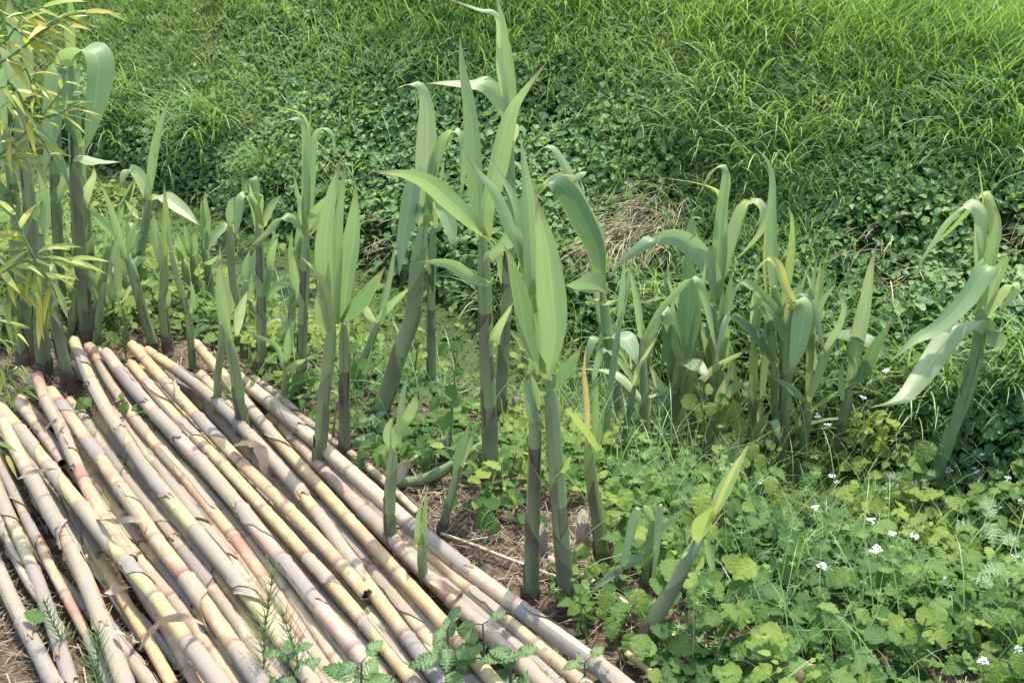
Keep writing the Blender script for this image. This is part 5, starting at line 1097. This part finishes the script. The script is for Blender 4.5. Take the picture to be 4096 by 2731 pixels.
B_('bramble of dull green leaves over the dark hollow in the right weeds', 'L', (300, 1060), [(270, 680, 200, 95), (240, 840, 170, 200), (430, 1000, 190, 220), (180, 1080, 165, 110), (310, 1120, 140, 190)], .42)
B_('bramble with a pair of yellow tinted leaves at the middle of the right weeds', 'L', (620, 1150), [(560, 900, 150, 250), (640, 920, 140, 120), (820, 940, 170, 130), (930, 1010, 120, 190), (590, 860, 90, 20)], .74)
B_('bramble with limp lemon coloured leaves near the bottom right', 'L', (1080, 1560), [(1010, 1235, 170, 190), (920, 1180, 110, 280), (1110, 1150, 170, 80), (1210, 1290, 150, 140), (1090, 1290, 110, 200)], .95)
B_('bramble with two serrated green leaves close to the right bottom corner', 'L', (1380, 1480), [(1330, 1270, 140, 250), (1410, 1290, 140, 140), (1380, 1220, 80, 20)], .62)
B_('bramble with two large bright leaves cut by the bottom right corner', 'L', (1600, 1700), [(1545, 1500, 210, 200), (1690, 1450, 170, 150), (1640, 1580, 160, 190)], .84)
B_('low bramble above the old log with rounded leaves', 'L', (170, 1420), [(110, 1250, 150, 240), (210, 1275, 130, 150), (430, 1270, 140, 110), (580, 1290, 130, 200)], .5)
B_('bramble with grey green leaves at the bottom edge right of the log', 'L', (640, 1620), [(580, 1460, 140, 240), (690, 1520, 150, 170), (640, 1340, 110, 200), (900, 1540, 140, 120)], .4)
B_('big dark leafed bramble at the foot of the central reed', 'J', (1490, 700), [(1470, 540, 150, 220), (1530, 440, 110, 60), (1450, 430, 90, 280), (1540, 600, 110, 150)], .4)
B_('bright bramble seedling under the central reed base', 'F', (1490, 1560), [(1450, 1300, 75, 280), (1520, 1290, 110, 70), (1460, 1370, 90, 240), (1540, 1370, 90, 120), (1440, 1480, 95, 220)], .58)
B_('bramble shoot with three toothed leaves between the close pair and the thick shoot', 'F', (700, 1400), [(640, 1310, 95, 230), (720, 1230, 85, 190), (660, 1240, 70, 300), (780, 1370, 80, 150), (620, 1370, 80, 200)], .4)
B_('bramble shoot with a broad lit leaf left of the central reed', 'F', (1130, 1330), [(1110, 1110, 120, 190), (1150, 950, 95, 140), (1050, 1020, 85, 210), (1180, 1010, 85, 60), (1100, 710, 80, 230), (1180, 690, 85, 120)], .52)
B_('bramble with soft grey leaves behind the close pair', 'F', (640, 1000), [(600, 830, 100, 230), (660, 790, 90, 60), (590, 700, 70, 280), (650, 860, 80, 160)], .5)
B_('leafy bramble sprig right behind the pale stack edge, left of the close pair', 'F', (290, 1060), [(270, 880, 90, 240), (340, 870, 95, 150), (160, 990, 70, 200)], .5)
B_('three lobed bramble leaf poking up through the canes at the upper left', 'E', (790, 1190), [(790, 1065, 110, 180), (700, 1040, 80, 250), (850, 1060, 60, 80), (690, 970, 55, 330)], .55)
B_('small bramble sprig growing out of the dark gap left of the stack tops', 'E', (520, 1150), [(465, 1020, 95, 240), (510, 1010, 70, 120), (530, 1150, 60, 150), (440, 1060, 60, 200)], .5)
B_('single bramble leaf standing beside the front left shoot', 'E', (1440, 1040), [(1425, 955, 95, 190), (1400, 985, 60, 240)], .55)
B_('yellow green bramble leaves below the cane tops at the upper left', 'E', (600, 760), [(570, 625, 95, 230), (640, 640, 80, 120), (690, 670, 70, 150), (600, 710, 75, 190)], .66)
B_('bramble with rounded leaves behind the dark footed reeds', 'E', (740, 480), [(740, 400, 80, 200), (820, 280, 70, 170), (800, 620, 75, 190), (690, 430, 60, 250)], .6)
B_('bright small leaved bramble in front of the duckweed at the left', 'E', (1120, 330), [(1060, 240, 50, 200), (1120, 200, 55, 130), (1180, 250, 50, 210), (1090, 290, 60, 170)], .74)
B_('light green bramble near the water between thick and slim shoots', 'F', (930, 900), [(900, 700, 70, 210), (960, 640, 75, 120), (880, 850, 75, 240), (960, 780, 80, 160), (1010, 680, 60, 40)], .68)
B_('light bramble shoot left of the leaning thin shoot', 'F', (600, 700), [(590, 620, 70, 200), (640, 580, 70, 130), (680, 700, 75, 180), (610, 540, 55, 330)], .72)

def nettle(label, f, base, top, pairs, leafpx, seed, dY=0.0, dark=1, tint=.5):
    g = random.Random(seed); b = ground(f, *base); Y = b[1] + dY; m = mpp(f, Y); t = atY(f, top[0], top[1], Y); S = stem_line(b - np.array((0, 0, .01)), t, (0, 0, 0), 20)
    root = thing('nettle', label, 'nettle', b, 'stinging nettles')
    v, F, uv = tube(S, np.linspace(.0028, .0014, 20), 6); link('stem', mkmesh('stem', v - b, F, M['darkstem'], uv), root)
    for k in range(pairs):
        i = min(19, int(19 - k * (13 / max(1, pairs)))); a0 = g.uniform(0, 1.5) + k * 1.57; sz = leafpx * m * (.45 + .55 * min(1, (k + .6) / 2.2)) * g.uniform(.85, 1.1)
        for h in (0, 1):
            a = a0 + h * math.pi; d = nrm(np.array((math.cos(a), math.sin(a) * .8, .45 if k == 0 else g.uniform(-.15, .25)))); nn = nrm(np.array((-.3 * math.cos(a), -.3 * math.sin(a) - .3, 1.)))
            foot = S[i] + d * .012; one_mesh('leaf', LEAF_N, [foot], [sz], [nn], [d], [g.gauss(tint, .1)], M['nettle'], root, b)
            v, F, uv = tube(np.array([S[i], (S[i] + foot) / 2, foot]), .0009, 5); link('leaf_stalk', mkmesh('leaf_stalk', v - b, F, M['darkstem'], uv), root)
nettle('nettle with a purple stem in the middle of the white flowers', 'L', (1030, 640), (1010, 300), 4, 260, 1)
nettle('nettle with thick purple stem near the right edge', 'L', (1580, 960), (1500, 560), 4, 300, 2)
nettle('nettle with wide toothed leaves at the right edge, below the purple stemmed one', 'L', (1650, 1280), (1640, 860), 3, 330, 3, tint=.7)
nettle('nettle top left of centre at the bottom edge, over the canes', 'J', (240, 1800), (240, 1390), 4, 235, 4)
nettle('nettle top with spreading leaves at the bottom centre', 'J', (690, 1860), (700, 1440), 4, 260, 5, tint=.6)
nettle('upright nettle with toothed leaves in front of the yellow cane', 'J', (1245, 1760), (1240, 1230), 5, 210, 6)
nettle('nettle half hidden at the right of the upright one', 'J', (1490, 1720), (1460, 1200), 4, 220, 7)
nettle('dark nettle sprig at the bottom between two pale canes', 'K', (100, 1780), (60, 1420), 3, 240, 8)
nettle('nettle tip pointing up at the bottom edge before the palest thick cane', 'K', (540, 1720), (530, 1440), 3, 220, 9)
nettle('young nettle crowning the far bank cover behind the thick leaning shoot', 'B', (720, 760), (720, 640), 3, 80, 10, tint=.75)
nettle('second young nettle on the far bank, just left of the long tipped leaf', 'B', (650, 850), (650, 740), 3, 80, 11, tint=.7)
nettle('dark nettle at the foot of the thick leaning shoot', 'F', (700, 1260), (690, 1120), 3, 120, 12, tint=.3)

def purse(f, hx, hy, i, drop=230, lean=None):
    g = random.Random(500 + i); lx = g.uniform(-60, 60) if lean is None else lean; b = ground(f, hx + lx, hy + drop * g.uniform(.8, 1.2)); Y = b[1]; m = mpp(f, Y); t = atY(f, hx, hy, Y)
    root = thing('flower_stalk', 'thin stalk of shepherd\'s purse topped by a small white flower cluster in the right weeds', 'wildflower', b, 'white shepherd\'s purse flowers')
    S = stem_line(b, t, (g.uniform(-.01, .01), 0, 0), 16); parts = [tube(S, np.linspace(.0013, .0007, 16), 5)]; pods = []
    for k in range(9):
        q = S[5 + k]; a = g.uniform(0, 6.28); e = q + np.array((math.cos(a) * .011, math.sin(a) * .011, .006)); parts.append(tube(np.array([q, (q + e) / 2, e]), .0004, 4)); pods.append((e, a))
    V, F, UV = merge(parts); link('stem', mkmesh('stem', V - b, F, M['weedstem'], UV), root)
    one_mesh('seed_pods', LEAF_S, [p for p, a in pods], [.006] * 9, [(math.sin(a), -.6, .5) for p, a in pods], [(math.cos(a), math.sin(a), .7) for p, a in pods], [.55] * 9, M['cover'], root, b)
    P, D_, N_, S_ = [], [], [], []
    for k in range(11):
        a = g.uniform(0, 6.28); rr = .0075 * math.sqrt(g.random()); c = t + np.array((math.cos(a) * rr, math.sin(a) * rr, g.uniform(-.003, .004) + .003))
        for q in range(4): P.append(c); D_.append((math.cos(q * 1.57 + a), math.sin(q * 1.57 + a), .25)); N_.append((0, -.2, 1)); S_.append(.0028)
    o = one_mesh('flower_cluster', LEAF_S, P, S_, N_, D_, [.5] * len(P), M['petal'], root, b)
for i, (x, y) in enumerate([(510, 280), (540, 315), (1245, 240), (1415, 240), (1555, 245), (1450, 140), (1700, 115), (900, 425), (860, 445), (1325, 430), (1705, 430), (405, 475), (755, 555), (895, 645), (1035, 660), (795, 740), (1380, 695), (1665, 790), (450, 850), (1535, 870), (1210, 910), (1700, 1085), (1595, 1115), (1150, 1190), (1690, 1370), (1455, 1440), (55, 315), (1250, 495), (1615, 290), (1580, 470), (770, 760)]): purse('L', x, y, i)
for i, (x, y) in enumerate([(775, 835), (640, 990), (380, 1095), (440, 1145)]): purse('H', x, y, 60 + i, 420, 80)

def horsetail(label, f, base, top, seed, wh=13, needle=.03):
    g = random.Random(seed); b = ground(f, *base); Y = b[1]; t = atY(f, top[0], top[1], Y); S = stem_line(b, t, (g.uniform(-.008, .008), 0, 0), 40); root = thing('horsetail', label, 'horsetail', b, 'horsetails')
    v, F, uv = tube(S, np.linspace(.0015, .0007, 40), 6); link('stem', mkmesh('stem', v - b, F, M['horsetail'], uv), root); Lh = np.linalg.norm(t - b)
    for k in range(wh):
        q = S[int(6 + k * 33 / wh)]; parts = []
        for j in range(6):
            a = j * 1.047 + k * .4; ln_ = needle * (1.2 - .6 * k / wh) * g.uniform(.7, 1.15); d = np.array((math.cos(a) * .72, math.sin(a) * .72, .95)); parts.append(tube(np.array([q, q + d * ln_ * .5, q + d * ln_ + np.array((0, 0, .003))]), np.array([.0006, .0005, .0003]), 4))
        V, F, UV = merge(parts); link('whorl', mkmesh('whorl', V - b, F, M['horsetail'], UV), root)
horsetail('feathery horsetail in front of the canes at the bottom centre left', 'J', (90, 1640), (150, 850), 1, 14, .036)
horsetail('horsetail with a bent side sprig just right of the taller horsetail', 'J', (330, 1720), (190, 1100), 2, 11, .032)
horsetail('horsetail at the bottom left over the thin cane', 'I', (660, 1780), (610, 1230), 3, 12, .034)
horsetail('slim horsetail sprig by the purple jointed thin cane at lower left', 'I', (470, 1420), (270, 1040), 4, 11, .022)
horsetail('small dark horsetail behind the tops of the canes', 'E', (720, 790), (690, 400), 5, 12, .028)
